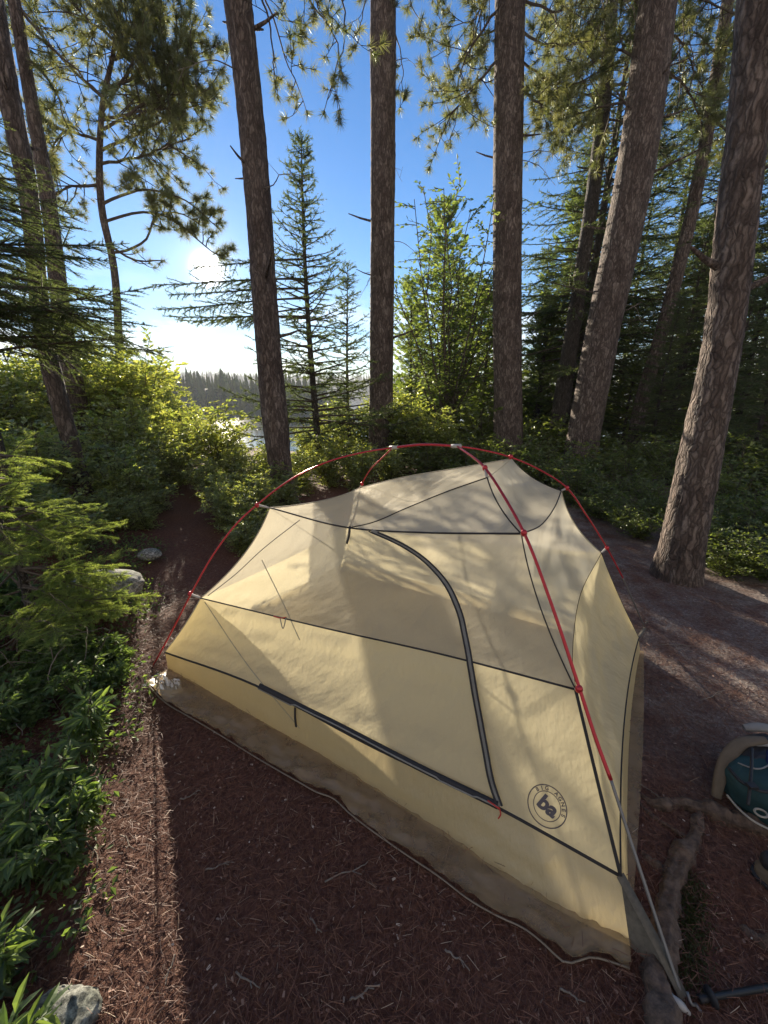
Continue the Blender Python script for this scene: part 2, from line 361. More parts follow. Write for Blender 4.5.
# ---------------------------------------------------------------- foliage templates
def needle_brush(n, L=1.0, nl=.2, nw=.02, ang=50, flat=.0, seed=0, droop=0.):
    r = np.random.default_rng(seed); Vs = []; Fs = []
    for i in range(n):
        t = (i + r.random()) / n * L; a = r.random() * 2 * math.pi
        ca, sa = math.cos(a), math.sin(a) * (1 - flat); q = nrm([0, ca, sa]); th = R(ang + r.normal() * 10)
        if t > L * .92: th *= .4
        d = np.array([math.cos(th), q[1] * math.sin(th), q[2] * math.sin(th)]); s = nrm(np.cross(d, r.normal(size=3))) * nw * .5
        l = nl * (.7 + .5 * r.random()); b = np.array([t, 0, 0]); Vs += [b - s, b + s, b + d * l]; Fs.append((3*i, 3*i+1, 3*i+2))
    return np.array(Vs), np.array(Fs)
B_far = needle_brush(20, 1, .26, .075, 48, .3, 1)          # unit-length twig of coarse needles
B_mid = needle_brush(46, 1, .20, .034, 50, .35, 2)
B_near = needle_brush(90, 1, .24, .032, 55, .3, 3)
def pine_tuft(n, w, seed):
    r = np.random.default_rng(seed); Vs = []; Fs = []
    for i in range(n):
        th = R(12 + 75 * r.random() ** .8); a = r.random() * 6.283
        d = np.array([math.cos(th), math.sin(th) * math.cos(a), math.sin(th) * math.sin(a)]); b = np.array([-.55 * r.random(), 0, 0])
        s = nrm(np.cross(d, r.normal(size=3))) * w * .5; l = .8 + .4 * r.random(); Vs += [b - s, b + s, b + d * l - [0, 0, 0]]; Fs.append((3*i, 3*i+1, 3*i+2))
    return np.array(Vs), np.array(Fs)
T_tuft = [pine_tuft(46, .055, s) for s in (1, 2, 3)]
def leaf_t(w=.42, fold=.12, curl=-.12):
    V = np.array([[0, 0, 0], [.3, w*.8, fold], [.3, -w*.8, fold], [.65, w*.75, fold+curl*.5], [.65, -w*.75, fold+curl*.5], [1, 0, curl], [.3, 0, 0.0], [.65, 0, curl*.4]])
    V[:, 1] *= .55
    F = np.array([[0, 6, 1, 0], [6, 7, 3, 1], [7, 5, 3, 7]]); 
    T = np.array([[0, 6, 1], [6, 7, 3], [6, 3, 1], [7, 5, 3], [0, 2, 6], [6, 4, 7], [6, 2, 4], [7, 4, 5]])
    return V, T
T_leaf = leaf_t(); T_leaf_long = leaf_t(.3, .08, -.2)
V4 = np.array([[0, 0, 0], [.5, .27, .07], [1, 0, -.08], [.5, -.27, .07]]); T_leaf_s = (V4, np.array([[0, 2, 1], [0, 3, 2]]))
def spray_t(seed):   # flat cedar spray: small fan of overlapping scale leaves
    r = np.random.default_rng(seed); Vs = []; Fs = []; k = 0
    for i in range(9):
        t = i / 9; 
        for s in (-1, 1):
            l = .42 * (1 - t * .6); a = R(42 + r.normal() * 8) * s; b = np.array([t * .8, 0, 0]); d = np.array([math.cos(a), math.sin(a), r.normal() * .12])
            q = nrm(np.cross(d, [0, 0, 1])) * .045; Vs += [b - q, b + d * l * .6 - q * 1.3, b + d * l, b + d * l * .6 + q * 1.3]; Fs += [(k, k+1, k+2), (k, k+2, k+3)]; k += 4
    return np.array(Vs), np.array(Fs)
T_spray = spray_t(4)

# ---------------------------------------------------------------- plant builders (all in world coordinates)
class Acc:
    def __init__(s): s.wood = Geo(); s.P = []; s.D = []; s.S = []
    def put(s, p, d, sc): s.P.append(p); s.D.append(d); s.S.append(sc)
    def fill(s, g, T, rng, mat=0, roll=None, lo=0., hi=1.):
        if not s.P: return
        P = np.array(s.P); D = np.array(s.D); S = np.array(s.S); r = rng.random(len(P)) * 6.283 if roll is None else rng.normal(0, roll, len(P))
        at = lo + (hi - lo) * rng.random(len(P))
        if isinstance(T, list):
            for k, t in enumerate(T): stamp(g, t, frames(D[k::len(T)], r[k::len(T)]), P[k::len(T)], S[k::len(T)], mat, at[k::len(T)])
        else: stamp(g, T, frames(D, r), P, S, mat, at)

def bough(acc, rng, p0, az, L, pitch, droop, tw=.10, tl=.38, bl=.10, r0=.012, bare=.15, wsides=4, lift=.0, dens=1.0):
    """one conifer bough: main axis with side twigs in a flat fan, brushes along each"""
    n = 9; t = np.linspace(0, 1, n); d = np.array([math.cos(az), math.sin(az), 0]); side = np.array([-d[1], d[0], 0])
    wob = rng.normal(0, .04 * L, 2)
    P = p0 + d * (t * L)[:, None] + np.array([0, 0, 1]) * (math.tan(pitch) * t * L - droop * L * t ** 2 + lift * L * t ** 4)[:, None] + side * (wob[0] * np.sin(t * 3) )[:, None]
    V, F = tube(P, r0 * (1 - t * .85), wsides); acc.wood.add(V, F)
    T = np.gradient(P, axis=0)
    m = max(3, int(L / tw))
    for i in range(m):
        u = bare + (1 - bare) * (i + .5 * rng.random()) / m; k = u * (n - 1); j = min(n - 2, int(k)); q = P[j] + (P[j+1] - P[j]) * (k - j); ax = nrm(T[j])
        for s in (-1, 1):
            if rng.random() > dens: continue
            l = tl * L * (1.05 - u) ** .8 * (.6 + .6 * rng.random()); a = R(48 + rng.normal() * 9)
            dd = nrm(ax * math.cos(a) + side * s * math.sin(a) + np.array([0, 0, rng.normal() * .22 - .12]))
            nb = max(1, int(l / bl)); e = q.copy(); cur = dd.copy()
            for b in range(nb):
                acc.put(e.copy(), cur.copy(), bl * 1.25)
                if b % 2 == 1 and rng.random() < .8:
                    for s2 in (-1, 1):
                        acc.put(e.copy(), nrm(cur * .75 + np.cross(cur, [0, 0, 1]) * .65 * s2 + [0, 0, rng.normal() * .1]), bl)
                e = e + cur * bl; cur = nrm(cur + [0, 0, -.06] + rng.normal(size=3) * .05)
            V, F = tube(np.array([q, e]), np.array([r0 * .35, r0 * .12]), 3); acc.wood.add(V, F)
    nb = max(1, int(L * .5 / bl))
    for b in range(nb):
        k = (1 - .5 * b / nb) * (n - 1); j = min(n - 2, int(k - 1e-6)); q = P[j] + (P[j+1] - P[j]) * (k - j); acc.put(q - nrm(T[j]) * bl, nrm(T[j]), bl * 1.2)

def conifer(name, label, group, loc, h, rad, seed, T, mat, tr=.09, z0=.15, spacing=.28, k=5, pitch=10, droop=.25, bl=.12, dens=1.0, tl=.38, tw=.13, dead=.0, lean=(0, 0), top=.12, roll=.35, barkm=None, lift=.1, cat='tree', power=.85, extra=()):
    rng = np.random.default_rng(seed); root = thing(name, loc, label, cat, group); acc = Acc(); loc = np.array(loc, float)
    n = 14; t = np.linspace(0, 1, n); P = loc + np.stack([lean[0] * t + .03 * h * .3 * np.sin(t * 4 + seed), lean[1] * t, t * h], -1); P[0, 2] -= .15
    V, F = tube(P, tr * (1 - t) ** .8 + .004, 9); tg = Geo().add(V, F); tg.build('trunk', barkm or M_barkdark, root)
    z = h * z0; 
    while z < h * .985:
        u = z / h; L = rad * ((1 - u) / (1 - z0)) ** power * (.75 + .4 * rng.random()) + top * rad; kk = t.searchsorted(u); kk = min(max(kk, 1), n - 1); f = (u - t[kk-1]) / (t[kk] - t[kk-1]); base = P[kk-1] * (1 - f) + P[kk] * f; base[2] = loc[2] + z
        a0 = rng.random() * 6.28
        for i in range(k):
            if rng.random() < .12: continue
            az = a0 + i * 2 * math.pi / k + rng.normal() * .25
            bough(acc, rng, base + [0, 0, rng.normal() * spacing * .25], az, L * (.7 + .5 * rng.random()), R(pitch + 25 * (u ** 2) + rng.normal() * 6), droop * (1 - .6 * u), tw=tw, tl=tl, bl=bl, r0=.008 + .008 * L, lift=lift, dens=dens * (1 if rng.random() > dead else .1))
        z += spacing * (1 - .45 * u) * (.8 + .4 * rng.random())
    for (ez, eaz, eL, ep) in extra:
        kk = min(max(t.searchsorted(ez / h), 1), n - 1); bb = P[kk].copy(); bb[2] = loc[2] + ez; bough(acc, rng, bb, R(eaz), eL, R(ep), .06, tw=.12, tl=.26, bl=bl, r0=.02, bare=.25, lift=.05)
    acc.put(P[-1] - [0, 0, .1], np.array([0, 0, 1.]), bl * 1.6)
    g = Geo(); g.F = list(acc.wood.F); g.V = list(acc.wood.V); g.A = list(acc.wood.A); g.n = acc.wood.n
    acc.fill(g, T, rng, 1, roll); g.build('crown', [M_twig, mat], root, smooth=False); return root

def shrub(name, label, group, loc, h, rad, seed, T, mat, leaf=.055, nst=9, ntw=14, nlf=9, cat='shrub', lean=(0, 0), barkm=None, spread=.8, up=.35, lo=.25, trunk_part='stems', leaf_part='foliage', r0=.012):
    rng = np.random.default_rng(seed); loc = np.array(loc, float); root = thing(name, loc, label, cat, group); w = Geo(); acc = Acc()
    for i in range(nst):
        a = rng.random() * 6.28; rr = rad * spread * math.sqrt(rng.random()); n = 7; t = np.linspace(0, 1, n); hh = h * (.65 + .35 * rng.random()) * (1 - .35 * (rr / rad) ** 2)
        P = loc + np.stack([np.cos(a) * rr * t ** 1.4 + lean[0] * t, np.sin(a) * rr * t ** 1.4 + lean[1] * t, hh * t], -1) + rng.normal(0, .015 * h, (n, 3)) * t[:, None]
        V, F = tube(P, r0 * (1 - .8 * t), 5); w.add(V, F)
        for j in range(ntw):
            u = lo + (1 - lo) * (j + rng.random()) / ntw; k = u * (n - 1); q = min(n - 2, int(k)); b = P[q] + (P[q+1] - P[q]) * (k - q)
            az = rng.random() * 6.28; d = nrm([math.cos(az), math.sin(az), up + rng.normal() * .25]); l = (.22 + .3 * rng.random()) * rad * (1.25 - u * .6)
            e = b + d * l - np.array([0, 0, l * .12]); V, F = tube(np.array([b, (b + e) / 2 + [0, 0, l * .05], e]), np.array([r0 * .3, r0 * .2, r0 * .1]), 3); w.add(V, F)
            for q2 in range(nlf):
                s = (q2 + .7) / nlf; p = b + (e - b) * s; side = np.cross(d, [0, 0, 1]) * (1 if q2 % 2 else -1)
                ld = nrm(d * .7 + side * (.8 if q2 < nlf - 1 else 0) + rng.normal(size=3) * .3 + [0, 0, .05]); acc.put(p, ld, leaf * (.65 + .6 * rng.random()))
    w.build(trunk_part, barkm or M_twig, root); g = Geo(); acc.fill(g, T, rng, 0, .55); g.build(leaf_part, mat, root, smooth=False); return root

def px_trunk(pts, Y, n, sides, rough=.05, seed=0, extra_top=0, dy=0.):
    """centreline through the given image points on the upright plane y=Y"""
    P = []; rr = []
    for (x, y, wd) in pts:
        d = ray(x, y); t = Y / d[1]; q = CAMP + d * t; P.append(q); rr.append(wd * t / FPX / 2 / math.sqrt(1 + ((x - 384) / FPX) ** 2))
    P = np.array(P)[::-1]; rr = np.array(rr)[::-1]
    zg = gz(P[0][0], P[0][1])
    if P[0][2] > zg - .05:
        sl = (P[1] - P[0]) / max(.3, (P[1][2] - P[0][2])); P = np.vstack([P[0] - sl * (P[0][2] - zg + .12), P]); rr = np.concatenate([[rr[0] * 1.12], rr])
    if extra_top:
        d = nrm(P[-1] - P[-2]); P = np.vstack([P, P[-1] + d * extra_top]); rr = np.concatenate([rr, [rr[-1] * .45]])
    Q = smooth_line(np.hstack([P, rr[:, None]]), n); r = np.maximum(Q[:, 3], .004); Q = Q[:, :3]; Q[:, 1] += dy
    hgt = Q[:, 2] - Q[0, 2]; r = r * (1 + .16 * np.exp(-hgt / .15))
    V, F = tube(Q, r, sides); Cn = np.repeat(Q, sides, 0); O = V - Cn; rad = np.linalg.norm(O, axis=1)
    k = 1. / .045
    for i in range(len(V)):
        v = V[i] ; w_ = noise.noise(Vector((v[0] * 7, v[1] * 7, v[2] * 7))); c = Vector((v[0] * 24 + seed + w_, v[1] * 24, v[2] * 6 + w_ * 2)); dd, _ = noise.voronoi(c)
        e = min(1, (dd[1] - dd[0]) * 2.2); f = (e - .6) * .07 + noise.noise(Vector((v[0] * 3, v[1] * 3, v[2] * 1.3 + seed))) * .07 + noise.noise(c * 1.7) * .05
        V[i] = Cn[i] + O[i] * (1 + f * rough / .05 * min(1, .10 / max(rad[i], .02)) )
    return V, F, Q, r

def px_branch(acc, rng, pts, Y, r0=.02, dY=0.0, nsub=7, sub=.55, tuft=.13, ntf=6, start=.25, wsides=5, Yend=None, jit=.5):
    P = []
    for i, (x, y) in enumerate(pts):
        yy = Y + (dY * i / (len(pts) - 1)); P.append(at_y(x, y, yy))
    P = smooth_line(np.array(P), 14) + np.cumsum(rng.normal(0, .012, (14, 3)), 0); V, F = tube(P, r0 * np.linspace(1, .3, 14), wsides); acc.wood.add(V, F)
    for i in range(nsub):
        u = start + (1 - start) * (i + rng.random() * .8) / nsub; k = min(u, .999) * 13; j = int(k); q = P[j] + (P[j+1] - P[j]) * (k - j); ax = nrm(P[j+1] - P[j])
        d = nrm(ax * .7 + rng.normal(size=3) * np.array([jit, jit * 1.3, jit]) + [0, 0, .15]); l = sub * (.5 + .7 * rng.random()) * (1.15 - .5 * u)
        nn = 6; S = [q]; c = d
        for _ in range(nn - 1): c = nrm(c + rng.normal(size=3) * .18 + [0, 0, .06]); S.append(S[-1] + c * l / (nn - 1))
        S = np.array(S); V, F = tube(S, r0 * .4 * np.linspace(1, .35, nn), 4); acc.wood.add(V, F)
        for q2 in range(ntf):
            kk = (.3 + .7 * q2 / max(1, ntf - 1)) * (nn - 1); j2 = min(nn - 2, int(kk)); b = S[j2] + (S[j2+1] - S[j2]) * (kk - j2)
            if q2 == ntf - 1: acc.put(S[-1], nrm(S[-1] - S[-2]), tuft)
            else:
                tdv = nrm(nrm(S[-1] - S[0]) * .6 + rng.normal(size=3) * .6 + [0, 0, .15]); l2 = .06 + .12 * rng.random(); e = b + tdv * l2
                V, F = tube(np.array([b, e]), np.array([.004, .003]), 3); acc.wood.add(V, F); acc.put(e, tdv, tuft * (.8 + .35 * rng.random()))
    acc.put(P[-1], nrm(P[-1] - P[-2]), tuft)

def pine(label, pts, Y, branches, seed, extra_top=3, n=150, sides=30, br_kw=None, group='tall red pines round the camp', barkm=None, rough=.05, rnd_crown=0):
    V, F, Q, r = px_trunk(pts, Y, n, sides, rough, seed, extra_top); base = Q[0].copy(); base[2] = gz(base[0], base[1])
    root = thing('pine_tree', base, label, 'tree', group); tg = Geo().add(V, F); rs_ = np.random.default_rng(seed + 500)
    for q in range(max(4, int(sides / 3))):
        k = int(len(Q) * (.25 + .6 * rs_.random())); az = rs_.random() * 6.28; d = nrm([math.cos(az), math.sin(az), .15 + .3 * rs_.random()]); l = r[k] * (1.2 + 1.6 * rs_.random() ** 2); w0 = .008 + .012 * rs_.random()
        c_ = Q[k]; Vs, Fs = tube(np.array([c_ + d * r[k] * .7, c_ + d * (r[k] + l * .5), c_ + d * (r[k] + l) + [0, 0, .02]]), np.array([w0 * 1.4, w0, w0 * .5]), 6); tg.add(Vs, Fs)
    tg.build('trunk', barkm or M_bark, root)
    if sides > 25 and seed != 1:
        for q in range(5):
            tw_ = Geo(); k = int(len(Q) * (.3 + .6 * rs_.random())); az = rs_.random() * 6.28; c = nrm([math.cos(az), math.sin(az), .1]); S = [Q[k] + c * r[k] * .8]; l = .4 + .6 * rs_.random()
            for _ in range(9): c = nrm(c + rs_.normal(size=3) * .2 + [0, 0, -.12]); S.append(S[-1] + c * l / 9)
            Vs, Fs = tube(np.array(S), np.linspace(.007, .002, 10), 5); tw_.add(Vs, Fs)
            for u in (4, 6, 8):
                e = S[u] + nrm(rs_.normal(size=3) + [0, 0, -.3]) * l * .22; Vs, Fs = tube(np.array([S[u], e]), np.array([.003, .0015]), 4); tw_.add(Vs, Fs)
            tw_.build('dead_branch', M_twig_grey, root)
    if branches or rnd_crown:
        rng = np.random.default_rng(seed + 100); acc = Acc()
        for b in branches:
            kw = dict(br_kw or {}); 
            if isinstance(b, dict): kw.update({k: v for k, v in b.items() if k != 'p'}); b = b['p']
            px_branch(acc, rng, b, Y, **kw)
        top = Q[-1]
        for i in range(rnd_crown):
            p0 = Q[-1 - int(rng.random() * 25)]; az = rng.random() * 6.28; l = 1.2 + 1.5 * rng.random()
            S = [p0]; c = nrm([math.cos(az), math.sin(az), .2])
            for _ in range(7): c = nrm(c + rng.normal(size=3) * .15); S.append(S[-1] + c * l / 7)
            S = np.array(S); Vv, Ff = tube(S, np.linspace(.03, .01, 8), 5); acc.wood.add(Vv, Ff)
            for q in range(26):
                b = S[2 + int(rng.random() * 6)] + rng.normal(size=3) * .22; acc.put(b, nrm(rng.normal(size=3) + [0, 0, .6]), .14)
        g = acc.wood; acc.fill(g, T_tuft, rng, 1); g.build('crown', [M_twig, M_pine], root, smooth=False)
    return root

# ---------------------------------------------------------------- the tall trunks
pine('tall pale pine trunk at the far left edge, leaning left behind the spruce', [(-8, 0, 27), (8, 90, 26), (27, 185, 23), (45, 340, 21), (67, 430, 21), (90, 508, 23)], 4.5, [], 1, sides=26)
pine('darker pine trunk just behind and right of the leftmost pale trunk', [(14, 0, 15), (31, 100, 16), (47, 190, 17), (64, 330, 21), (76, 400, 24), (88, 470, 27)], 6.4,
     [[(12, 0), (50, 45), (80, 75), (105, 100)], [(30, 60), (60, 90), (75, 130)]], 2, sides=24, br_kw=dict(nsub=5, ntf=4))
bk = dict(nsub=6, sub=.5, ntf=4, r0=.018)
pine('single dark straight pine trunk left of the tent, in front of the lake', [(238, 0, 29), (249, 100, 28), (258, 200, 27), (265, 300, 26), (273, 400, 27), (284, 505, 31)], 5.2,
     [dict(p=[(246, -60), (268, 0), (285, 55), (305, 108)]), dict(p=[(280, -60), (310, 10), (335, 60), (322, 118)]), dict(p=[(262, -20), (270, 50), (272, 92)], nsub=3), dict(p=[(330, -50), (345, 20), (338, 75)], nsub=4), dict(p=[(300, -60), (318, 0), (330, 30)])], 3, br_kw=dict(nsub=8, sub=.42, ntf=4, r0=.012, tuft=.10, start=.1))
pine('upright dark pine trunk rising behind the middle of the tent', [(383, 0, 26), (383, 150, 25), (382, 300, 24), (381, 440, 25), (381, 480, 27)], 8.0,
     [dict(p=[(396, -50), (412, 10), (425, 50)], nsub=4), dict(p=[(392, 20), (402, 60), (400, 108)], nsub=4, sub=.3), dict(p=[(372, -30), (362, 20), (355, 45)], nsub=3), dict(p=[(410, -50), (435, 0), (440, 10)], nsub=3)], 4, br_kw=dict(nsub=7, sub=.4, ntf=4, r0=.012, start=.1))
pine('upright pine trunk behind the peak of the tent, second right of the lake gap', [(510, 0, 31), (508, 150, 30), (507, 300, 29), (508, 440, 30), (508, 480, 32)], 8.0,
     [[(500, 10), (475, 40), (458, 90)], [(498, 60), (470, 95), (450, 122)], [(500, -20), (480, 0), (465, 20)], [(520, 30), (550, 50), (585, 40)], [(520, 60), (560, 80), (600, 70)], [(520, 0), (560, 10), (600, 0)], [(520, 90), (550, 110), (575, 140)]], 5, br_kw=dict(nsub=14, sub=1.15, ntf=8, r0=.022, tuft=.13, jit=.75))
pine('thick leaning pine trunk right of centre, tilting right as it rises', [(658, 0, 42), (636, 165, 41), (602, 335, 36), (578, 470, 36), (575, 490, 38)], 7.3,
     [[(645, 60), (605, 50), (560, 90)], [(650, 20), (620, 0), (590, 30)], [(640, 100), (600, 110), (560, 120)], [(665, 30), (690, 50), (705, 90)], [(660, 60), (690, 100), (700, 130)], [(660, 0), (700, 10), (740, 30)]], 6, sides=34, n=190, br_kw=dict(nsub=14, sub=1.15, ntf=8, r0=.022, dY=.8, tuft=.13, jit=.75))
pine('slender leaning trunk between the two thick right-hand trunks', [(728, 0, 14), (716, 80, 15), (690, 220, 15), (665, 320, 15), (640, 410, 16), (630, 460, 17)], 8.5,
     [[(716, 60), (690, 30), (660, 40)], [(722, 40), (750, 60), (768, 90)], [(712, 120), (740, 140), (760, 170)]], 7, sides=18, br_kw=dict(nsub=12, sub=1.15, ntf=8, tuft=.13, jit=.75))
pine('thickest pine trunk at the right edge, close to the camp, rough lit bark', [(757, 0, 45), (747, 130, 46), (735, 230, 45), (722, 340, 43), (701, 450, 46), (680, 555, 49), (674, 585, 54)], 2.95, [], 8, n=260, sides=52, extra_top=5)
pine('dark narrow trunk just behind the thick leaning trunk', [(612, 0, 13), (606, 80, 15), (596, 170, 15), (580, 280, 15), (562, 400, 18), (552, 460, 19)], 9.2,
     [[(605, 100), (570, 90), (540, 110)], [(606, 60), (570, 60), (550, 20)], [(606, 120), (640, 130), (660, 160)]], 9, sides=16, barkm=M_barkdark, br_kw=dict(nsub=14, sub=1.15, ntf=8, tuft=.14, jit=.75))
# mid-distance pine with the crooked limb
pine('thin crooked pine with feathery crown over the lake at the left', [(118, 20, 4), (112, 60, 5), (104, 95, 6), (100, 140, 7), (102, 210, 8), (113, 262, 8), (119, 340, 9), (122, 400, 10)], 9.5,
     [[(104, 110), (128, 75), (150, 30)], [(103, 130), (150, 100), (195, 62)], [(102, 150), (150, 128), (212, 88)], [(104, 100), (62, 62), (20, 8)], [(101, 140), (65, 130), (40, 165)],
      [(113, 60), (130, 20), (135, -10)], [(102, 165), (150, 155), (190, 140)], [(101, 185), (70, 190), (45, 210)], [(115, 40), (90, 20), (70, -5)], [(103, 120), (140, 115), (180, 110)], [(108, 90), (150, 70), (190, 40)],
      dict(p=[(112, 254), (128, 253), (148, 240), (156, 218), (180, 214), (200, 224)], nsub=12, sub=.7, start=.45), dict(p=[(104, 222), (130, 214), (160, 215), (205, 245), (228, 262)], nsub=12, sub=.6, start=.4), dict(p=[(102, 205), (140, 192), (190, 205), (222, 232)], nsub=10, sub=.5), dict(p=[(110, 245), (140, 260), (170, 262)], nsub=5, sub=.4, ntf=2),
      dict(p=[(110, 60), (150, 50), (185, 70)])], 10, extra_top=.6, n=90, sides=10, rough=.02, br_kw=dict(nsub=24, sub=1.35, ntf=9, r0=.03, tuft=.14, jit=.75, start=.15))

# ---------------------------------------------------------------- mid and background trees
def gp(px, Y, y=430):
    q = at_y(px, y, Y); return (float(q[0]), Y, gz(q[0], Y) - .02)
# conical spruce in front of the lake
sp = conifer('spruce_tree', 'small pointed spruce silhouetted against the sky, right of the lone left trunk', None, gp(316, 7.6), 5.4, 1.6, 21, B_far, M_spruce, tr=.07, z0=.16, spacing=.23, k=6, pitch=6, droop=.16, bl=.13, dens=.8, tl=.42, tw=.13, lift=.2, dead=.12, power=1.1, top=.05, extra=[(3.15, 178, 2.7, -3), (3.45, 190, 2.5, -4), (2.85, 184, 2.4, 0), (3.75, 176, 2.0, -2), (3.0, 168, 2.6, -2), (3.3, 198, 2.2, -6)])
conifer('spruce_tree', 'thin bare-stemmed spruce between the pointed spruce and the middle trunk', None, gp(350, 8.6), 3.9, .8, 22, B_far, M_spruce, tr=.04, z0=.2, spacing=.24, k=5, pitch=5, droop=.1, bl=.12, dens=.8, dead=.15)
# background conifers: four kinds, then copies
kinds = {}
kinds['fir'] = conifer('fir_tree', 'dark conifer in the dense wood behind the right-hand trunks', 'dark conifers behind the right-hand trunks', gp(640, 11.5), 8.5, 1.7, 31, B_far, M_spruce, spacing=.30, bl=.17, tw=.17, tl=.45, k=6, z0=.06)
kinds['fir2'] = conifer('fir_tree', 'dark conifer in the dense wood behind the right-hand trunks', 'dark conifers behind the right-hand trunks', gp(560, 11.0), 7.2, 1.5, 32, B_far, M_spruce, spacing=.30, bl=.17, tw=.17, tl=.45, k=6, z0=.05, droop=.35)
kinds['cedar'] = conifer('cedar_tree', 'light green cedar in the screen of young trees by the lake', 'light green cedars by the lake', gp(440, 10.5), 5.6, 1.35, 33, T_spray, M_cedar, spacing=.25, bl=.2, tw=.22, k=6, z0=.05, droop=.1, pitch=25, roll=.9, tl=.5, dens=.62, power=.7)
kinds['cedar2'] = conifer('cedar_tree', 'light green cedar in the screen of young trees by the lake', 'light green cedars by the lake', gp(475, 12.5), 4.8, 1.4, 34, T_spray, M_cedar, spacing=.25, bl=.2, tw=.22, k=6, z0=.05, droop=.2, pitch=15, roll=.9, tl=.5, dens=.62, power=.7)
rng = np.random.default_rng(77)
def where(px, Y):
    m = [(-5, 'just past the left edge'), (60, 'behind the young spruce at the left edge'), (110, 'beside the pale leftmost trunk'), (160, 'on the left side of the path'), (200, 'at the far end of the path'), (252, 'left of the lone left trunk, before the lake'),
         (300, 'around the foot of the lone left trunk'), (372, 'between the lone left trunk and the middle trunk'), (425, 'at the foot of the middle trunk'), (490, 'between the two centre trunks'), (530, 'behind the peak of the tent'), (585, 'just left of the thick leaning trunk'), (640, 'just right of the thick leaning trunk'), (690, 'left of the thickest right-hand trunk'), (770, 'right of the thickest right-hand trunk'), (9999, 'beyond the right edge')]
    return next(t for a, t in m if px < a)
def place(kind, px, Y, s=1.0):
    o = copy_tree(kinds[kind]); o.location = gp(px, Y); o.rotation_euler.z = rng.random() * 6.28; o.scale = (s, s, s * (.92 + .16 * rng.random())); o['label'] = ('short ' if s < .6 else 'tall ' if s > .95 else '') + ('light green cedar ' if 'cedar' in kind else 'dark conifer ') + where(px, Y); return o
for px, Y, s in [(590, 9.8, .8), (615, 13, 1.0), (668, 9.3, .7), (700, 11, 1.0), (735, 9.5, .85), (765, 12, 1.1), (785, 8.0, .8), (680, 14.5, 1.1), (740, 15, 1.15), (530, 13.5, .75), (810, 10, 1.0), (830, 13, 1.2), (720, 7.0, .42), (760, 6.0, .42), (655, 7.8, .4), (860, 7, .8), (900, 9, 1.), (770, 18, 1.2)]:
    place('fir' if rng.random() < .5 else 'fir2', px, Y, s)
for px, Y, s in [(415, 12, .75), (452, 14.5, 1.0), (492, 11.5, .62), (535, 10.5, .62), (565, 13.5, .8), (430, 16, .8), (600, 12, .7), (625, 9.2, .5), (500, 15.5, .9), (660, 12.5, .8), (705, 9.5, .55), (395, 15, .55), (540, 16, .95), (410, 10.8, .7), (480, 10.4, .85), (536, 10.6, .7), (560, 10.8, 1.1), (458, 14, 1.0)]:
    place('cedar' if rng.random() < .5 else 'cedar2', px, Y, s)
conifer('spruce_tree', 'tall ragged dark spruce with drooping boughs between the centre trunk and the thick leaning trunk', None, gp(572, 10.0), 10.8, 2.2, 36, B_far, M_spruce, tr=.12, z0=.2, spacing=.26, k=6, pitch=0, droop=.25, bl=.15, dens=.9, tl=.42, tw=.16, dead=.25, lift=.15)
conifer('spruce_tree', 'tall spruce filling the gap between the thick leaning trunk and the slender one', None, gp(668, 10.5), 10.5, 2.0, 37, B_far, M_spruce, tr=.12, z0=.15, spacing=.27, k=6, pitch=0, droop=.25, bl=.16, dens=.85, tl=.42, tw=.17, dead=.2, lift=.15)
# tall thin birch-like sapling with small pale leaves, top right of the centre trunk
shrub('birch_sapling', 'tall loose-leaved sapling with pale leaves against the sky, between the two centre trunks', None, gp(446, 9.0), 6.3, 1.75, 41, T_leaf_s, M_cedar, leaf=.10, nst=16, ntw=34, nlf=9, cat='tree', trunk_part='trunk', leaf_part='crown', lo=.3, r0=.03)

# dark overhanging spruce, upper left
acc = Acc(); rg = np.random.default_rng(55); base = np.array([-3.35, 3.3, gz(-3.35, 3.3)])
root = thing('spruce_tree', base, 'dark spruce at the left edge whose upper boughs reach across the pale trunks', 'tree')
n_ = 12; t_ = np.linspace(0, 1, n_); P = base + np.stack([0.05 * np.sin(t_ * 5), 0 * t_, t_ * 3.7], -1); V, F = tube(P, .06 * (1 - t_) + .01, 10); Geo().add(V, F).build('trunk', M_barkdark, root)
for z in np.arange(1.72, 3.3, .115):
    for i in range(5):
        az = rg.random() * 6.28 if i > 1 else rg.normal(-.35, .5)
        bough(acc, rg, base + [0, 0, z + rg.normal() * .05], az, (1.6 - .62 * (z - 1.7)) * (.75 + .4 * rg.random()), R(2 + rg.normal() * 7), .14, tw=.075, tl=.42, bl=.075, r0=.014, lift=.05)
g = acc.wood; acc.fill(g, B_mid, rg, 1, .3); g.build('crown', [M_twig, M_spruce], root, smooth=False)
# bright young spruce beside the path
acc = Acc(); rg = np.random.default_rng(56); base = np.array([-2.05, 1.95, gz(-2.05, 1.95)])
root = thing('young_spruce', base, 'bright green young spruce at the left with boughs reaching over the path', 'tree')
P = base + np.stack([0.04 * np.sin(t_ * 5), 0 * t_, t_ * 1.25], -1); V, F = tube(P, .026 * (1 - t_) + .005, 8); Geo().add(V, F).build('trunk', M_barkdark, root)
for z in np.arange(.14, 1.12, .088):
    for i in range(6):
        az = rg.random() * 6.28 if i > 1 else rg.normal(-.1, .7)
        bough(acc, rg, base + [0, 0, z + rg.normal() * .02], az, (.72 - .42 * (z - .15)) * (.7 + .4 * rg.random()), R(14 + rg.normal() * 16), .24 + rg.random() * .25, tw=.05, tl=.40, bl=.045, r0=.007, lift=.12, bare=.35)
g = acc.wood; acc.fill(g, B_near, rg, 1, .4); g.build('crown', [M_twig, M_spruce_bright], root, smooth=False)

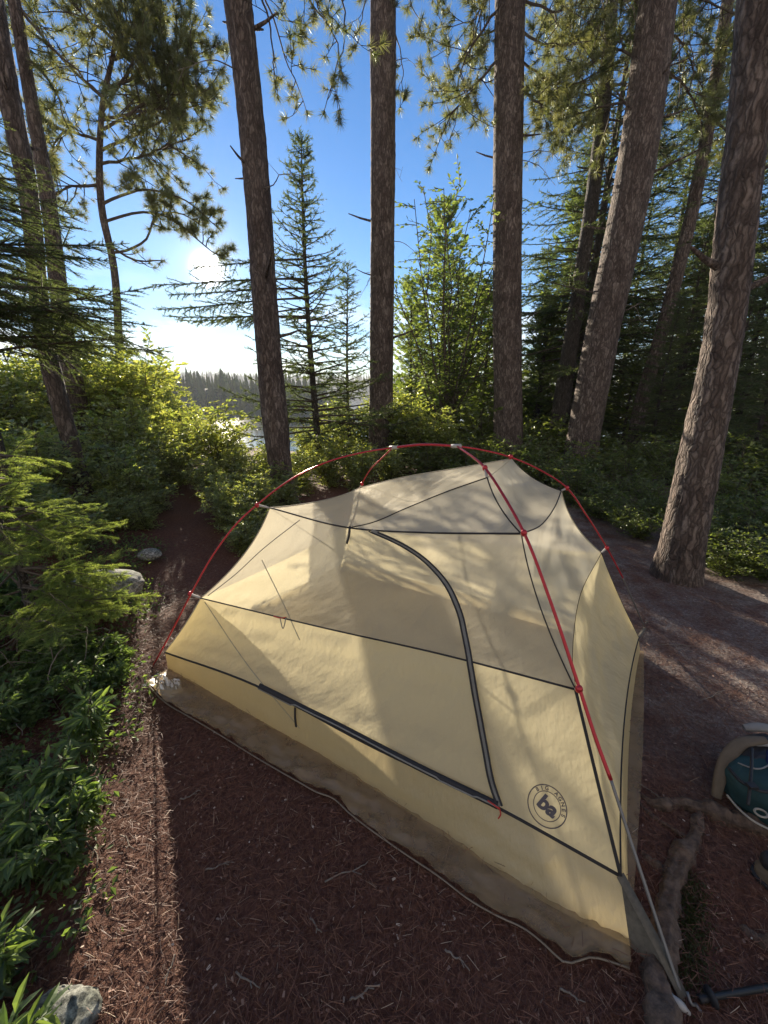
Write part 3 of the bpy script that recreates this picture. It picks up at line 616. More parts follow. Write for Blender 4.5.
# shrubs
sh = {}
sh['a'] = shrub('leafy_shrub', 'sunlit yellow-green shrub in the thicket between the path and the lake', 'sunlit shrubs between the path and the lake', gp(132, 7.0), 2.35, 1.15, 61, T_leaf_s, M_leaf, leaf=.105, nst=24, ntw=24, nlf=9, r0=.014)
sh['b'] = shrub('leafy_shrub', 'sunlit yellow-green shrub in the thicket between the path and the lake', 'sunlit shrubs between the path and the lake', gp(215, 6.6), 1.25, .85, 62, T_leaf_s, M_leaf, leaf=.078, nst=22, ntw=18, nlf=8, r0=.01, lo=.08)
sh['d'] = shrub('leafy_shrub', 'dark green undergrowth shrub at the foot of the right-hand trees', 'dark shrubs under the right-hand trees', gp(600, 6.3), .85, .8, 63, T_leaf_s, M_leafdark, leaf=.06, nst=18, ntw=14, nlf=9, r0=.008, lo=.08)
def bush(kind, px, Y, s):
    o = copy_tree(sh[kind]); o.location = gp(px, Y, 500); o.rotation_euler.z = rng.random() * 6.28; o.scale = (s, s, s * (.85 + .3 * rng.random())); o['label'] = {'a': 'tall sunlit shrub ', 'b': 'low leafy bush ', 'd': 'dark undergrowth bush '}[kind] + ('in the front row ' if Y < 5 else 'in the back row ' if Y > 8 else '') + where(px, Y); return o
for px, Y, s in [(110, 6.6, .8), (135, 9, 1.0), (95, 8, 1.0), (60, 7.5, .9), (205, 11.5, .5), (20, 6.5, .85), (-20, 5.5, .8), (40, 6.4, .6), (165, 12, 1.1), (100, 13, 1.3), (-40, 8, 1.2), (404, 8.0, .72), (428, 7.3, .66), (388, 9.2, .8), (190, 8.8, .62), (172, 9.4, .8)]: bush('a', px, Y, s)
for px, Y, s in [(150, 6.0, 1.0), (185, 6.3, .7), (245, 7.2, .45), (235, 5.9, .5), (255, 5.5, .45), (300, 7, .45), (328, 7.6, .75), (355, 7.2, .7), (125, 5.3, .85), (112, 5.0, .6), (275, 8.5, .4), (310, 9.5, .6), (345, 10, 1.1), (400, 8.2, .9), (60, 5.2, .7), (140, 5.0, .6), (225, 10.5, .4), (415, 9, 1.1), (45, 4.2, .8), (10, 4.2, .9), (370, 9, 1.), (30, 3.3, .6), (50, 3.7, .45), (-20, 3.2, .7), (248, 3.9, .42), (228, 4.6, .45), (262, 4.6, .5), (212, 5.2, .5), (285, 5.0, .5), (120, 4.5, .65), (120, 4.2, .42), (145, 5.6, .8), (195, 6.9, .65), (165, 6.6, .85), (300, 5.8, .6), (330, 6.4, .65), (360, 6.2, .6), (390, 6.6, .6), (180, 5.6, .6), (270, 6.2, .6), (128, 4.3, .5), (110, 3.8, .42), (150, 4.9, .55), (60, 3.2, .5), (226, 4.1, .42), (238, 3.5, .33), (152, 4.4, .45), (168, 5.3, .5), (140, 3.9, .38), (252, 4.3, .45)]: bush('b', px, Y, s)
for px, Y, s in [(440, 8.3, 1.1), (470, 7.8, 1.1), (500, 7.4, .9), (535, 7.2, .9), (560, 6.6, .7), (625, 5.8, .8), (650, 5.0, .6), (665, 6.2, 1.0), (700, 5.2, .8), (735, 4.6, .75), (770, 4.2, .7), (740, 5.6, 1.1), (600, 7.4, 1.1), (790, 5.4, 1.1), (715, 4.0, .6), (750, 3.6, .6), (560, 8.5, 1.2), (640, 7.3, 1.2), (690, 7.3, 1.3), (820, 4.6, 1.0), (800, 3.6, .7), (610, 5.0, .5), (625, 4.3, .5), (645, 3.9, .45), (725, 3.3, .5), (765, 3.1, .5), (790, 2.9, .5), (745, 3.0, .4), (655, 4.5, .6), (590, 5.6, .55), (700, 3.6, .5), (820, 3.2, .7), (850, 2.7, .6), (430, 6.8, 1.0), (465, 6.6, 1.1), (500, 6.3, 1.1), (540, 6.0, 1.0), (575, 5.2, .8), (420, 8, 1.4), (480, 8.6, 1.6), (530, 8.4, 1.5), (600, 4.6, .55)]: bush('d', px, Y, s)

for k_, a_ in (('a', 'tall sunlit shrub on the left side of the path, largest of the thicket'), ('b', 'low leafy bush between the path and the lone left trunk, back row'), ('d', 'dark undergrowth bush between the two leaning right-hand trunks')): sh[k_]['label'] = a_
for k_, a_ in (('fir', 'tall dark conifer right of the thick leaning trunk, behind the bushes'), ('fir2', 'tall dark conifer left of the thick leaning trunk, behind the bushes'), ('cedar', 'light green cedar nearest the middle of the gap between the centre trunks'), ('cedar2', 'light green cedar behind the trunk at the tent peak')): kinds[k_]['label'] = a_
# leafy plants down the left edge
pl = {}
pl['a'] = shrub('leafy_plant', 'low broad-leaved plant in the green growth at the lower left', 'leafy plants at the lower left', (-1.25, 1.25, 0.0), .30, .17, 71, T_leaf_long, M_plant, leaf=.05, nst=8, ntw=8, nlf=7, cat='plant', r0=.004, up=.2)
pl['b'] = shrub('leafy_plant', 'low broad-leaved plant in the green growth at the lower left', 'leafy plants at the lower left', (-1.05, .95, 0.0), .22, .15, 72, T_leaf, M_plant, leaf=.034, nst=11, ntw=9, nlf=8, cat='plant', r0=.003, up=.15)
rp = np.random.default_rng(9)
cnt = 0
while cnt < 95:
    y = rp.uniform(.35, 2.5); x = rp.uniform(-2.6, -.6)
    edge = -.80 - .52 * (y - .6) - .05 * math.sin(y * 7)
    if (x + .78) ** 2 + (y - .62) ** 2 < .02: continue
    if x > edge: continue
    k = 'a' if rp.random() < .5 else 'b'; o = copy_tree(pl[k]); s = rp.uniform(.55, 1.05); o.location = (x, y, gz(x, y) - .01); o.rotation_euler.z = rp.random() * 6.28; o.scale = (s, s, s); cnt += 1; o['label'] = ('long-leaved' if k == 'a' else 'small-leaved') + ' low plant ' + ('beside the cracked rock, bottom left' if y < .75 else 'bordering the strip of brown litter, lower left' if x > edge - .25 else 'deep in the green growth at the left edge' if y < 1.6 else 'below the young spruce at the left')

# low tangled ground cover between the plants
rc_ = np.random.default_rng(14); N = 26000; yy = rc_.uniform(.3, 3.6, N); xx = rc_.uniform(-3.4, -.55, N); ok = xx < -.76 - .50 * (yy - .6) - .06 * np.sin(yy * 7) + rc_.normal(0, .05, N); ok &= (xx + .74) ** 2 + (yy - .56) ** 2 > .018; xx = xx[ok]; yy = yy[ok]; N = len(xx)
P_ = np.stack([xx, yy, terr(xx, yy) + rc_.random(N) ** 1.5 * .11], -1); g = Geo(); D_ = np.stack([rc_.normal(size=N), rc_.normal(size=N), rc_.normal(size=N) * .5 + .3], -1)
stamp(g, T_leaf_s, frames(D_, rc_.normal(0, .7, N)), P_, rc_.uniform(.012, .034, N), 0, rc_.random(N)); gcov = g.build('ground_cover', M_plant, smooth=False); tag(gcov, 'tangle of tiny leaves covering the ground at the lower left', 'ground cover', kind='stuff')

# ---------------------------------------------------------------- needle litter on the ground
def litter(name, N, xr, yr, ln, wd, mats, label, lift=.012, seed=3):
    r = np.random.default_rng(seed); g = Geo()
    X = r.uniform(*xr, N); Y = yr[0] + (yr[1] - yr[0]) * r.random(N) ** 1.5
    poly = np.array([at_z(*q)[:2] for q in [(146, 684), (165, 704), (220, 737), (262, 763), (332, 800), (400, 853), (470, 903), (525, 932), (562, 964), (629, 971), (646, 700), (642, 645)]]); ins = np.zeros(N, bool); j = len(poly) - 1
    for i in range(len(poly)):
        (xi, yi), (xj, yj) = poly[i], poly[j]; ins ^= ((yi > Y) != (yj > Y)) & (X < (xj - xi) * (Y - yi) / (yj - yi + 1e-12) + xi); j = i
    keep = ~ins | (r.random(N) < .04); X = X[keep]; Y = Y[keep]; lf = np.where(ins[keep], .02, 0.); N = len(X)
    zz = terr(X, Y) + np.abs(r.normal(0, lift, N)) + .002 + lf
    a = r.random(N) * 6.28; D = np.stack([np.cos(a), np.sin(a), r.normal(0, .12, N)], -1)
    T = (np.array([[-.5, -.5 * wd / ln, 0], [-.5, .5 * wd / ln, 0], [0, .5 * wd / ln, .03], [0, -.5 * wd / ln, .03], [.5, .35 * wd / ln, 0.], [.5, -.35 * wd / ln, 0.]]), np.array([[0, 1, 2, 3], [3, 2, 4, 5]]))
    stamp(g, T, frames(D, r.normal(0, .5, N)), np.stack([X, Y, zz], -1), ln * r.uniform(.5, 1.2, N), 0, r.random(N))
    return tag(g.build(name, mats, smooth=False), label, 'litter', kind='stuff')
m, n, o = newmat('dry_needles'); p = n.nodes.new('ShaderNodeBsdfPrincipled'); p.inputs['Roughness'].default_value = .6
a = n.nodes.new('ShaderNodeAttribute'); a.attribute_name = 'rnd'
n.links.new(ramp(n, a.outputs['Fac'], [(0, (.06, .02, .012)), (.5, (.14, .052, .028)), (.95, (.22, .105, .058)), (1, (.38, .28, .19))]), p.inputs['Base Color']); n.links.new(p.outputs[0], o.inputs[0]); M_dry = m
m, n, o = newmat('dry_flecks'); p = n.nodes.new('ShaderNodeBsdfPrincipled'); p.inputs['Roughness'].default_value = .7
a = n.nodes.new('ShaderNodeAttribute'); a.attribute_name = 'rnd'
n.links.new(ramp(n, a.outputs['Fac'], [(0, (.09, .045, .03)), (.6, (.24, .12, .08)), (.95, (.32, .23, .17)), (1, (.6, .5, .4))]), p.inputs['Base Color']); n.links.new(p.outputs[0], o.inputs[0]); M_fleck = m
litter('needle_litter', 210000, (-2.2, 2.6), (.15, 4.5), .034, .0014, M_dry, 'brown pine needle litter covering the ground')
litter('bark_litter', 15000, (-2.2, 2.8), (.15, 5), .010, .0055, M_fleck, 'flecks of bark, cone scales and wood scattered in the litter', seed=8, lift=.008)

# ================================================================ THE TENT
A = at_z(152, 668); B = at_z(683, 1000); Cc = at_z(645, 628); D = np.array([-.5, 3.25, 0.])
hubL = CAMP + 2.2 * ray(393, 447.5); hubR = CAMP + 1.986 * ray(457, 446)
pA = lambda x, y: at_plane(x, y, A, hubL); pB = lambda x, y: at_plane(x, y, B, hubR); pC = lambda x, y: at_plane(x, y, Cc, hubR); pD = lambda x, y: at_plane(x, y, D, hubL)
legA = [A] + [pA(*q) for q in [(175, 625), (193, 590), (215, 552), (240, 520), (258, 504), (290, 480), (330, 461), (360, 453)]] + [hubL]
legB = [hubR] + [pB(*q) for q in [(485, 468), (505, 498), (525, 535), (550, 600), (580, 690), (598, 745), (611, 780)]]
legB2 = [pB(*q) for q in [(611, 780), (650, 900)]] + [B]
legC = [hubR] + [pC(*q) for q in [(480, 449.5), (510, 457), (540, 470), (567, 488), (585, 513), (607, 548), (623, 578)]]
legC2 = [pC(623, 578), Cc]
legD = [hubL] + [pD(*q) for q in [(383, 457), (370, 470), (360, 487)]] + [np.array([-.27, 2.84, .62]), np.array([-.37, 3.02, .38]), D]
def onp(px, ref): d = ray(*px); return CAMP + d * (ref[1] / d[1])
# clip points on the canopy (image point, at the distance of the pole they hang from)
P1 = onp((201, 598), pA(190, 594)); P2 = onp((270, 508), pA(258, 504) + [0, .02, 0]); P3 = onp((360, 488), pD(360, 487))
P4 = onp((487, 478), pB(489, 474) + [0, .0, 0]); P8 = onp((521, 534), pB(524, 533) + [0, .02, 0]); P9 = onp((575, 689), pB(579, 689) + [0, .02, 0])
P5 = onp((512, 459), pC(511, 457)); P6 = onp((561, 491), pC(567, 488) - [0, .0, 0]); P7 = onp((601, 553), pC(607, 548))
D1 = np.array([-.27, 2.80, .50]); 
A0 = at_z(168, 669, .012); B0 = at_z(630, 946, .012); C0 = at_z(640, 652, .012); D0 = A0 + (C0 - B0)
A1 = onp((165, 652), A0 + [0, .03, 0]); B1 = onp((620, 875), B0 + [0, .085, 0]); C1 = C0 + [-.05, -.03, .12]; D1b = D0 + [.03, -.05, .10]
A1 = np.array([A1[0], A1[1], max(.03, A1[2])])
ctr = (A0 + B0 + C0 + D0) / 4 + np.array([0, 0, .45])
def edge(P, Q, sag=.04, n=25, via=None):
    if via is not None: return smooth_line(np.array([P] + via + [Q]), n)
    t = np.linspace(0, 1, n)[:, None]; M = (P + Q) / 2; d = nrm((ctr - M) * [1, 1, .6]); return P * (1 - t) + Q * t + d * sag * 4 * t * (1 - t)
def coons(b, t, l, r, bulge=0.0, wr=.0, nu=None, seed=0, res=(48, 32)):
    nu, nv = res; rs = lambda c, k: smooth_line(c, k) if len(c) > 2 else smooth_line(c, k)
    b, t = rs(b, nu), rs(t, nu); l, r = rs(l, nv), rs(r, nv)
    u = np.linspace(0, 1, nu)[:, None, None]; v = np.linspace(0, 1, nv)[None, :, None]
    S = (1 - v) * b[:, None] + v * t[:, None] + (1 - u) * l[None] + u * r[None] - ((1-u)*(1-v)*b[0] + u*(1-v)*b[-1] + (1-u)*v*t[0] + u*v*t[-1])
    N = np.cross(S[-1, nv//2] - S[0, nv//2], S[nu//2, -1] - S[nu//2, 0]); N = nrm(N); 
    if N @ (S[nu//2, nv//2] - ctr) < 0: N = -N
    w = 4 * np.sin(u * math.pi) * np.sin(v * math.pi) / 4; S = S - N * bulge * w
    if wr:
        for i in range(nu):
            for j in range(nv):
                p = S[i, j]; uu, vv = i / (nu-1), j / (nv-1); f = noise.noise(Vector((uu * 3 + vv * 5 + seed, vv * 1.4 - uu * 9, seed))) + .6 * noise.noise(Vector((uu * 14 - vv * 3, vv * 4 + seed, 2)))
                S[i, j] = p + N * wr * f * min(1, 4 * uu * (1-uu) * 2.5) * min(1, 4 * vv * (1-vv) * 2.5)
    i = np.arange(nu - 1)[:, None] * nv; j = np.arange(nv - 1)[None]
    F = np.stack([i + j, i + nv + j, i + nv + j + 1, i + j + 1], -1).reshape(-1, 4); return S.reshape(-1, 3), F

def fabric(name, col, tcol, trans, alpha=0.0, sheen=.1, weave=900, wrb=.004):
    m, n, o = newmat(name); d = n.nodes.new('ShaderNodeBsdfDiffuse'); t = n.nodes.new('ShaderNodeBsdfTranslucent'); gl = n.nodes.new('ShaderNodeBsdfGlossy'); gl.inputs['Roughness'].default_value = .42
    d.inputs['Color'].default_value = (*col, 1); t.inputs['Color'].default_value = (*tcol, 1); gl.inputs['Color'].default_value = (1, .97, .9, 1)
    m1 = n.nodes.new('ShaderNodeMixShader'); m1.inputs[0].default_value = trans; m2 = n.nodes.new('ShaderNodeMixShader'); m2.inputs[0].default_value = sheen
    k = n.links.new; k(d.outputs[0], m1.inputs[1]); k(t.outputs[0], m1.inputs[2]); k(m1.outputs[0], m2.inputs[1]); k(gl.outputs[0], m2.inputs[2])
    w1 = noise_node(n, 7, 3, .5, stretch=(1, 2.2, .6)); w2 = noise_node(n, 38, 3, .6, stretch=(2.0, .5, .7))
    ma = n.nodes.new('ShaderNodeMath'); ma.operation = 'MULTIPLY_ADD'; k(w2, ma.inputs[0]); ma.inputs[1].default_value = .22; k(w1, ma.inputs[2])
    b = bumpn(n, ma.outputs[0], 1.0, wrb * 2.6)
    for x in (d, t, gl): k(b, x.inputs['Normal'])
    last = m2.outputs[0]
    if alpha:
        tr = n.nodes.new('ShaderNodeBsdfTransparent'); m3 = n.nodes.new('ShaderNodeMixShader'); m3.inputs[0].default_value = alpha; k(last, m3.inputs[1]); k(tr.outputs[0], m3.inputs[2]); last = m3.outputs[0]
    k(last, o.inputs[0]); return m
M_solid = fabric('tent_nylon', (.66, .585, .385), (.90, .80, .52), .6, sheen=.05)
M_bath = fabric('tent_floor_wall', (.52, .44, .26), (.70, .58, .33), .45, sheen=.07)
M_mesh = fabric('tent_mesh', (.60, .555, .45), (.88, .81, .64), .58, alpha=.38, sheen=.03)
M_mesh_grey = fabric('tent_mesh_grey', (.58, .56, .50), (.78, .75, .64), .5, alpha=.40, sheen=.03)
M_black = plain('black_seam_tape', (.025, .022, .022), .7, var=.2)
M_zip = plain('grey_zip_tape', (.25, .235, .20), .9, var=.2)
M_red = plain('red_anodised_pole', (.52, .03, .04), .28, metal=.55, var=.08, coat=.3)
M_silver = plain('bare_aluminium_pole', (.22, .21, .20), .45, metal=.6, var=.1)
M_clip = plain('grey_clip', (.45, .42, .38), .5)
M_strap = plain('grey_webbing', (.13, .11, .08), .8, var=.3, scale=80)
M_redcord = plain('red_zip_cord', (.5, .04, .03), .6)

tent = thing('tent', ((A0 + B0 + C0 + D0) / 4) * [1, 1, 0], 'pale yellow mesh and nylon tent on red poles, pitched without its fly', 'tent')
# shared edges
e_A = edge(A1, P1, .012); e_12 = edge(P1, P2, .05); e_B = edge(B1, P9, .0, via=[at_plane(598, 785, B1, P9)]); e_98 = edge(P9, P8, .03); e_C = edge(C1, P7, .01); e_76 = edge(P7, P6, .045)
e_D = edge(D1b, D1, .01); e_D3 = edge(D1, P3, .03)
Jd = at_plane(349, 528, P2, P8); Md = at_plane(428, 533, P2, P8)
e_19 = edge(P1, P9, .0, via=[at_plane(330, 629, P1, P9), at_plane(450, 656, P1, P9)])
e_2J8 = smooth_line(np.array([P2, Jd, Md, P8]), 40)
e_AB1 = edge(A1, B1, .03, via=[at_plane(260, 687, A1, B1), at_plane(370, 745, A1, B1), at_plane(500, 808, A1, B1)])
e_AB0 = edge(A0, B0, .0, via=[at_z(250, 716, .01), at_z(330, 762, .01), at_z(440, 833, .01), at_z(540, 900, .01)])
e_BC1 = edge(B1, C1, .03); e_BC0 = edge(B0, C0, .03); e_DC1 = edge(D1b, C1, .03); e_DC0 = edge(D0, C0, .02); e_AD1 = edge(A1, D1b, .03); e_AD0 = edge(A0, D0, .02)
e_97 = smooth_line(np.array([P9, onp((572, 655), P9 * .75 + P7 * .25), onp((579, 598), P9 * .4 + P7 * .6), P7]), 30)
e_86 = smooth_line(np.array([P8, onp((541, 525), P8 * .66 + P6 * .34), onp((555, 506), P8 * .3 + P6 * .7), P6]), 30)
e_D7 = edge(D1, P7, .06)
e_36 = smooth_line(np.array([P3, np.array([.05, 2.55, .90]), np.array([.55, 2.40, .93]), P6]), 30)
e_13 = edge(P1, D1, .03); e_23 = edge(P2, P3, .045)
e_J4 = smooth_line(np.array([Jd, onp((372, 523), Jd * .85 + P4 * .15), onp((405, 509), Jd * .6 + P4 * .4 + [0, .03, 0]), onp((452, 490), Jd * .25 + P4 * .75 + [0, .02, 0]), P4]), 30)
e_35 = smooth_line(np.array([P3, onp((400, 478), P3 * .7 + P5 * .3), onp((460, 468), P3 * .3 + P5 * .7), P5]), 30)
e_45 = edge(P4, P5, .02); e_84 = edge(P8, P4, .02); e_65 = edge(P6, P5, .03)
e_2J = smooth_line(np.array([P2, (P2 + Jd) / 2 - [0, 0, .005], Jd]), 20); e_J8 = smooth_line(np.array([Jd, Md, P8]), 20)
lst = []
def panel(name, mat, b, t, l, r, bulge=.0, wr=.004, seed=0, res=(60, 36), label=None):
    V, F = coons(b, t, l, r, bulge, wr, seed=seed, res=res); o = Geo().add(V, F).build(name, mat, tent); lst.append((V, F))
    if label: o['label'] = label
    return o
panel('side_wall', M_solid, e_AB1, e_19, e_A, e_B, .025, .006, 1, (90, 40), 'plain yellow lower door side of the tent')
panel('mesh_wall', M_mesh, e_19, e_2J8, e_12, e_98, .03, .007, 2, (90, 40), 'cream mesh upper door side of the tent')
panel('floor_wall', M_bath, e_AB0, e_AB1, edge(A0, A1, 0), edge(B0, B1, 0), .0, .006, 3, (110, 8), 'low yellow floor wall below the black seam')
panel('end_wall', M_solid, e_BC1, e_97, e_B, e_C, .03, .010, 4, (50, 50), 'plain yellow right-hand end wall')
panel('floor_wall', M_bath, e_BC0, e_BC1, edge(B0, B1, 0), edge(C0, C1, 0), .0, .004, 5, (50, 8))
panel('mesh_end', M_mesh_grey, e_97, e_86, e_98, e_76, .03, .008, 6, (50, 40), 'grey mesh at the right-hand end')
panel('mesh_end', M_mesh_grey, e_86, e_45, e_84, e_65, .02, .004, 7, (40, 24))
# roof, split by the dark seam into a broad sheet and a small mesh triangle
e_2J4 = np.vstack([e_2J, e_J4[1:]])
panel('roof', M_mesh, e_2J4, e_35, e_23, e_45, .0, .006, 8, (80, 36))
panel('roof_vent', M_mesh_grey, e_J8, e_J4[[0, -1]] * 0 + e_J4[[0, -1]] if False else e_J4, smooth_line(np.array([Jd, Jd + 1e-4, Jd + 2e-4]), 5), e_84, .005, .003, 9, (40, 20))
# far side and left end
panel('side_wall', M_solid, e_DC1, e_D7, e_D, e_C, .02, .004, 10, (50, 24))
panel('mesh_wall', M_mesh, e_D7, e_36, e_D3, e_76, .02, .004, 11, (50, 24))
panel('mesh_wall', M_mesh, e_36, e_35, edge(P3, P3 + 1e-4, 0), e_65, .0, .002, 12, (40, 12))
panel('floor_wall', M_bath, e_DC0, e_DC1, edge(D0, D1b, 0), edge(C0, C1, 0), .0, .003, 13, (40, 6))
panel('end_wall', M_solid, e_AD1, e_13, e_A, e_D, .02, .004, 14, (40, 24))
panel('mesh_end', M_mesh, e_13, e_23, e_12, e_D3, .02, .004, 15, (40, 24))
panel('floor_wall', M_bath, e_AD0, e_AD1, edge(A0, A1, 0), edge(D0, D1b, 0), .0, .003, 16, (40, 6))
panel('floor', M_bath, e_AB0, e_DC0, e_AD0, e_BC0, .0, .002, 17, (30, 30))
# BVH of the outer faces to lay trim on
Vall = []; Fall = []; k0 = 0
for V, F in lst[:9]:
    Vall.append(V); Fall += [tuple(int(x) + k0 for x in f) for f in F]; k0 += len(V)
bvh = BVHTree.FromPolygons([tuple(v) for v in np.vstack(Vall)], Fall)
def onsurf(x, y, off=.004):
    d = Vector(ray(x, y)).normalized(); h, nn, i, dist = bvh.ray_cast(Vector(CAMP), d)
    if h is None: return None, None
    if nn.dot(d) > 0: nn = -nn
    return np.array(h + nn * off), np.array(nn)
def strip(g, pts, wd, off=.004, n=60, th=.002, mat=0):
    q = smooth_line(np.array(pts, float), n); P = []; N = []
    for x, y in q:
        h, nn = onsurf(x, y, off)
        if h is not None: P.append(h); N.append(nn)
    P = np.array(P); N = np.array(N); T = np.gradient(P, axis=0); T /= np.linalg.norm(T, axis=1)[:, None]; S = np.cross(T, N); S /= np.linalg.norm(S, axis=1)[:, None]
    V = np.stack([P - S * wd / 2 - N * th, P - S * wd / 2 + N * th, P + S * wd / 2 + N * th, P + S * wd / 2 - N * th], 1).reshape(-1, 3)
    i = np.arange(len(P) - 1)[:, None] * 4; j = np.arange(4)[None]; kx = (j + 1) % 4; F = np.stack([i + j, i + kx, i + 4 + kx, i + 4 + j], -1).reshape(-1, 4); g.add(V, F, mat); return P, N
def seam(curve, r=.0035, name='seam', mat=None, lift=.002):
    g = Geo(); c = np.array(curve); c = c + nrm(c.mean(0) - ctr) * lift; rtube(g, c, r, 6); return g.build(name, mat or M_black, tent)
seam(e_AB1, .0045); seam(e_19, .0035); seam(e_B, .005); seam(e_2J8, .0045); seam(e_J4, .003); seam(e_84, .003); seam(e_86, .003); seam(e_65, .002); seam(e_BC1, .003); seam(e_98, .0025); seam(e_97, .0015); seam(e_C, .002)
M_seamlight = plain('fabric_hem', (.45, .40, .28), .8)
seam(e_12, .003, 'hem', M_seamlight); seam(e_23, .003, 'hem', M_seamlight); seam(e_A, .003, 'hem', M_seamlight); seam(e_35, .003, 'hem', M_seamlight); seam(e_76, .003, 'hem', M_seamlight); seam(e_45, .003, 'hem', M_seamlight)
# door: curved zip from the roof hook to the lower corner, then along the bottom
g = Geo(); dz = [(372, 531), (395, 541), (425, 560), (446, 583), (459, 610), (467, 645), (475, 690), (484, 740), (493, 785), (500, 806)]
door = Geo()
g1 = Geo(); strip(g1, dz, .021, .006, 70, .0012); zp = g1.build('door_zip', M_zip, tent, smooth=False)
g1 = Geo(); strip(g1, [(x - 2.3, y + .4) for x, y in dz], .006, .009, 70, .002); strip(g1, [(x + 2.3, y - .4) for x, y in dz], .006, .009, 70, .002); g1.build('zip_edge', M_black, zp)
dz2 = [(260, 686), (300, 706), (350, 731), (400, 757), (450, 782), (498, 805)]
g1 = Geo(); strip(g1, dz2, .022, .008, 60, .0025); zb = g1.build('door_zip', M_black, tent); g1 = Geo(); strip(g1, [(x, y + 1.2) for x, y in dz2], .005, .0125, 60, .0012); g1.build('zip_edge', M_zip, zb)
g1 = Geo(); strip(g1, [(296, 707), (296, 716), (297, 726)], .009, .006, 8, .002); g1.build('floor_loop', M_black, tent)
# light creases / folds sewn in the door panels
for q in ([(205, 602), (250, 668), (300, 728)], [(262, 560), (284, 605), (300, 640)], ):
    g1 = Geo(); strip(g1, q, .004, .002, 30, .001); g1.build('fold_line', M_seamlight, tent)
g1 = Geo(); strip(g1, [(208, 596), (235, 575), (262, 550), (300, 520)], .004, .002, 30, .001); g1.build('fold_line', M_zip, tent)
# zip pulls and hooks
g1 = Geo(); h0, _ = onsurf(350, 528, .008); h1, _ = onsurf(348, 544, .012); rtube(g1, smooth_line(np.array([h0, (h0 + h1) / 2 + [.004, -.004, 0], h1]), 8), .006, 6); g1.build('roof_hook', M_black, tent)
g1 = Geo(); a_, _ = onsurf(500, 808, .012); rtube(g1, smooth_line(np.array([a_, a_ + [.003, -.006, -.014], a_ + [-.004, -.008, -.032]]), 8), .0022, 5); b_, _ = onsurf(488, 800, .012); rtube(g1, [b_, a_], .003, 6); g1.build('zip_pull', M_redcord, tent)
g1 = Geo(); a_, _ = onsurf(281, 618, .008); b_, _ = onsurf(287, 618, .008); c_, _ = onsurf(285, 628, .014); rtube(g1, smooth_line(np.array([a_, c_, b_]), 9), .0025, 5); rtube(g1, smooth_line(np.array([a_ - [.03, 0, -.01], a_, b_]), 6), .003, 5, 1); g1.build('tie_loop', [M_zip, M_redcord], tent)

# poles, hub and clips
def pole(pts, r, mat, n=60, label=None):
    g = Geo(); rtube(g, smooth_line(np.array(pts), n), r, 10); o = g.build('pole', mat, tent)
    if label: o['label'] = label
    return o
PR = .0054
ridgeline = [hubL, (hubL + hubR) / 2 + [0, 0, .012], hubR]
pole(legA, PR * .85, M_red, label='red pole running down to the left front corner'); pole(legD, PR * .8, M_red); pole(ridgeline, PR * 1.25, M_red, 20, 'short red ridge pole along the top')
pole(legB, PR * 1.1, M_red, label='red pole running down to the near corner'); pole(legB2, PR * .85, M_silver, 30, 'bare aluminium lower section of the near pole')
pole(legC, PR * .85, M_red); pole(legC2, PR * .8, M_silver, 20)
def blob(g, c, r, mat=0, seed=0, k=(1, 1, 1)):
    import bmesh
    bm = bmesh.new(); bmesh.ops.create_icosphere(bm, subdivisions=2, radius=1); V = np.array([v.co[:] for v in bm.verts]); F = np.array([[v.index for v in f.verts] for f in bm.faces]); bm.free()
    g.add(V * r * np.array(k) + c, F, mat)
for h, d in ((hubL, hubR - hubL), (hubR, hubL - hubR)):
    g1 = Geo(); dd = nrm(d); rtube(g1, [h - dd * .022, h + dd * .03], .0105, 10); g1.build('pole_hub', M_clip, tent)
def clip(pole_pt, fab_pt, red=True):
    g = Geo(); rtube(g, smooth_line(np.array([fab_pt, (pole_pt + fab_pt) / 2, pole_pt]), 5), [.003, .006, .006, .007, .008], 6, 0)
    blob(g, pole_pt, .0125, 1 if red else 0, k=(1, 1, 1.2)); g.build('clip', [M_clip, M_red], tent)
for a_, b_ in ((pA(190, 594), P1), (pA(257, 505), P2), (pB(485, 468), P4), (pB(524, 533), P8), (pB(579, 689), P9), (pC(511, 457), P5), (pC(567, 488), P6), (pC(607, 548), P7), (pD(362, 484), P3), (np.array([-.30, 2.90, .55]), D1)): clip(a_, b_)
# corner straps
def strap(P, r=.008, w=.02):
    g = Geo(); q = smooth_line(np.array(P), 14); T = nrm(q[-1] - q[0]); S = nrm(np.cross(T, [0, 0, 1])); N = np.cross(S, T)
    V = np.stack([q - S * w / 2, q - S * w / 2 + N * .002, q + S * w / 2 + N * .002, q + S * w / 2], 1).reshape(-1, 3); i = np.arange(13)[:, None] * 4; j = np.arange(4)[None]; kx = (j + 1) % 4
    g.add(V, np.stack([i + j, i + kx, i + 4 + kx, i + 4 + j], -1).reshape(-1, 4)); return g.build('corner_strap', M_strap, tent)
strap([B1, B1 * .5 + B * .5 + [0, .0, .01], B + [.0, 0, .008]], w=.028);
strap([A1, A1 * .5 + A * .5, A + [0, 0, .005]], w=.018); strap([C1, C1 * .5 + Cc * .5, Cc + [0, 0, .005]], w=.018); strap([D1b, D + [0, 0, .005]], w=.018) 
# triangular corner gusset at the near corner
g1 = Geo(); g1.add(np.array([B1, B0, B + [-.015, .02, .008], B1 * .4 + B * .6 + [.0, .0, .0]]), np.array([[0, 1, 2, 3]])); g1.build('corner_gusset', M_strap, tent)
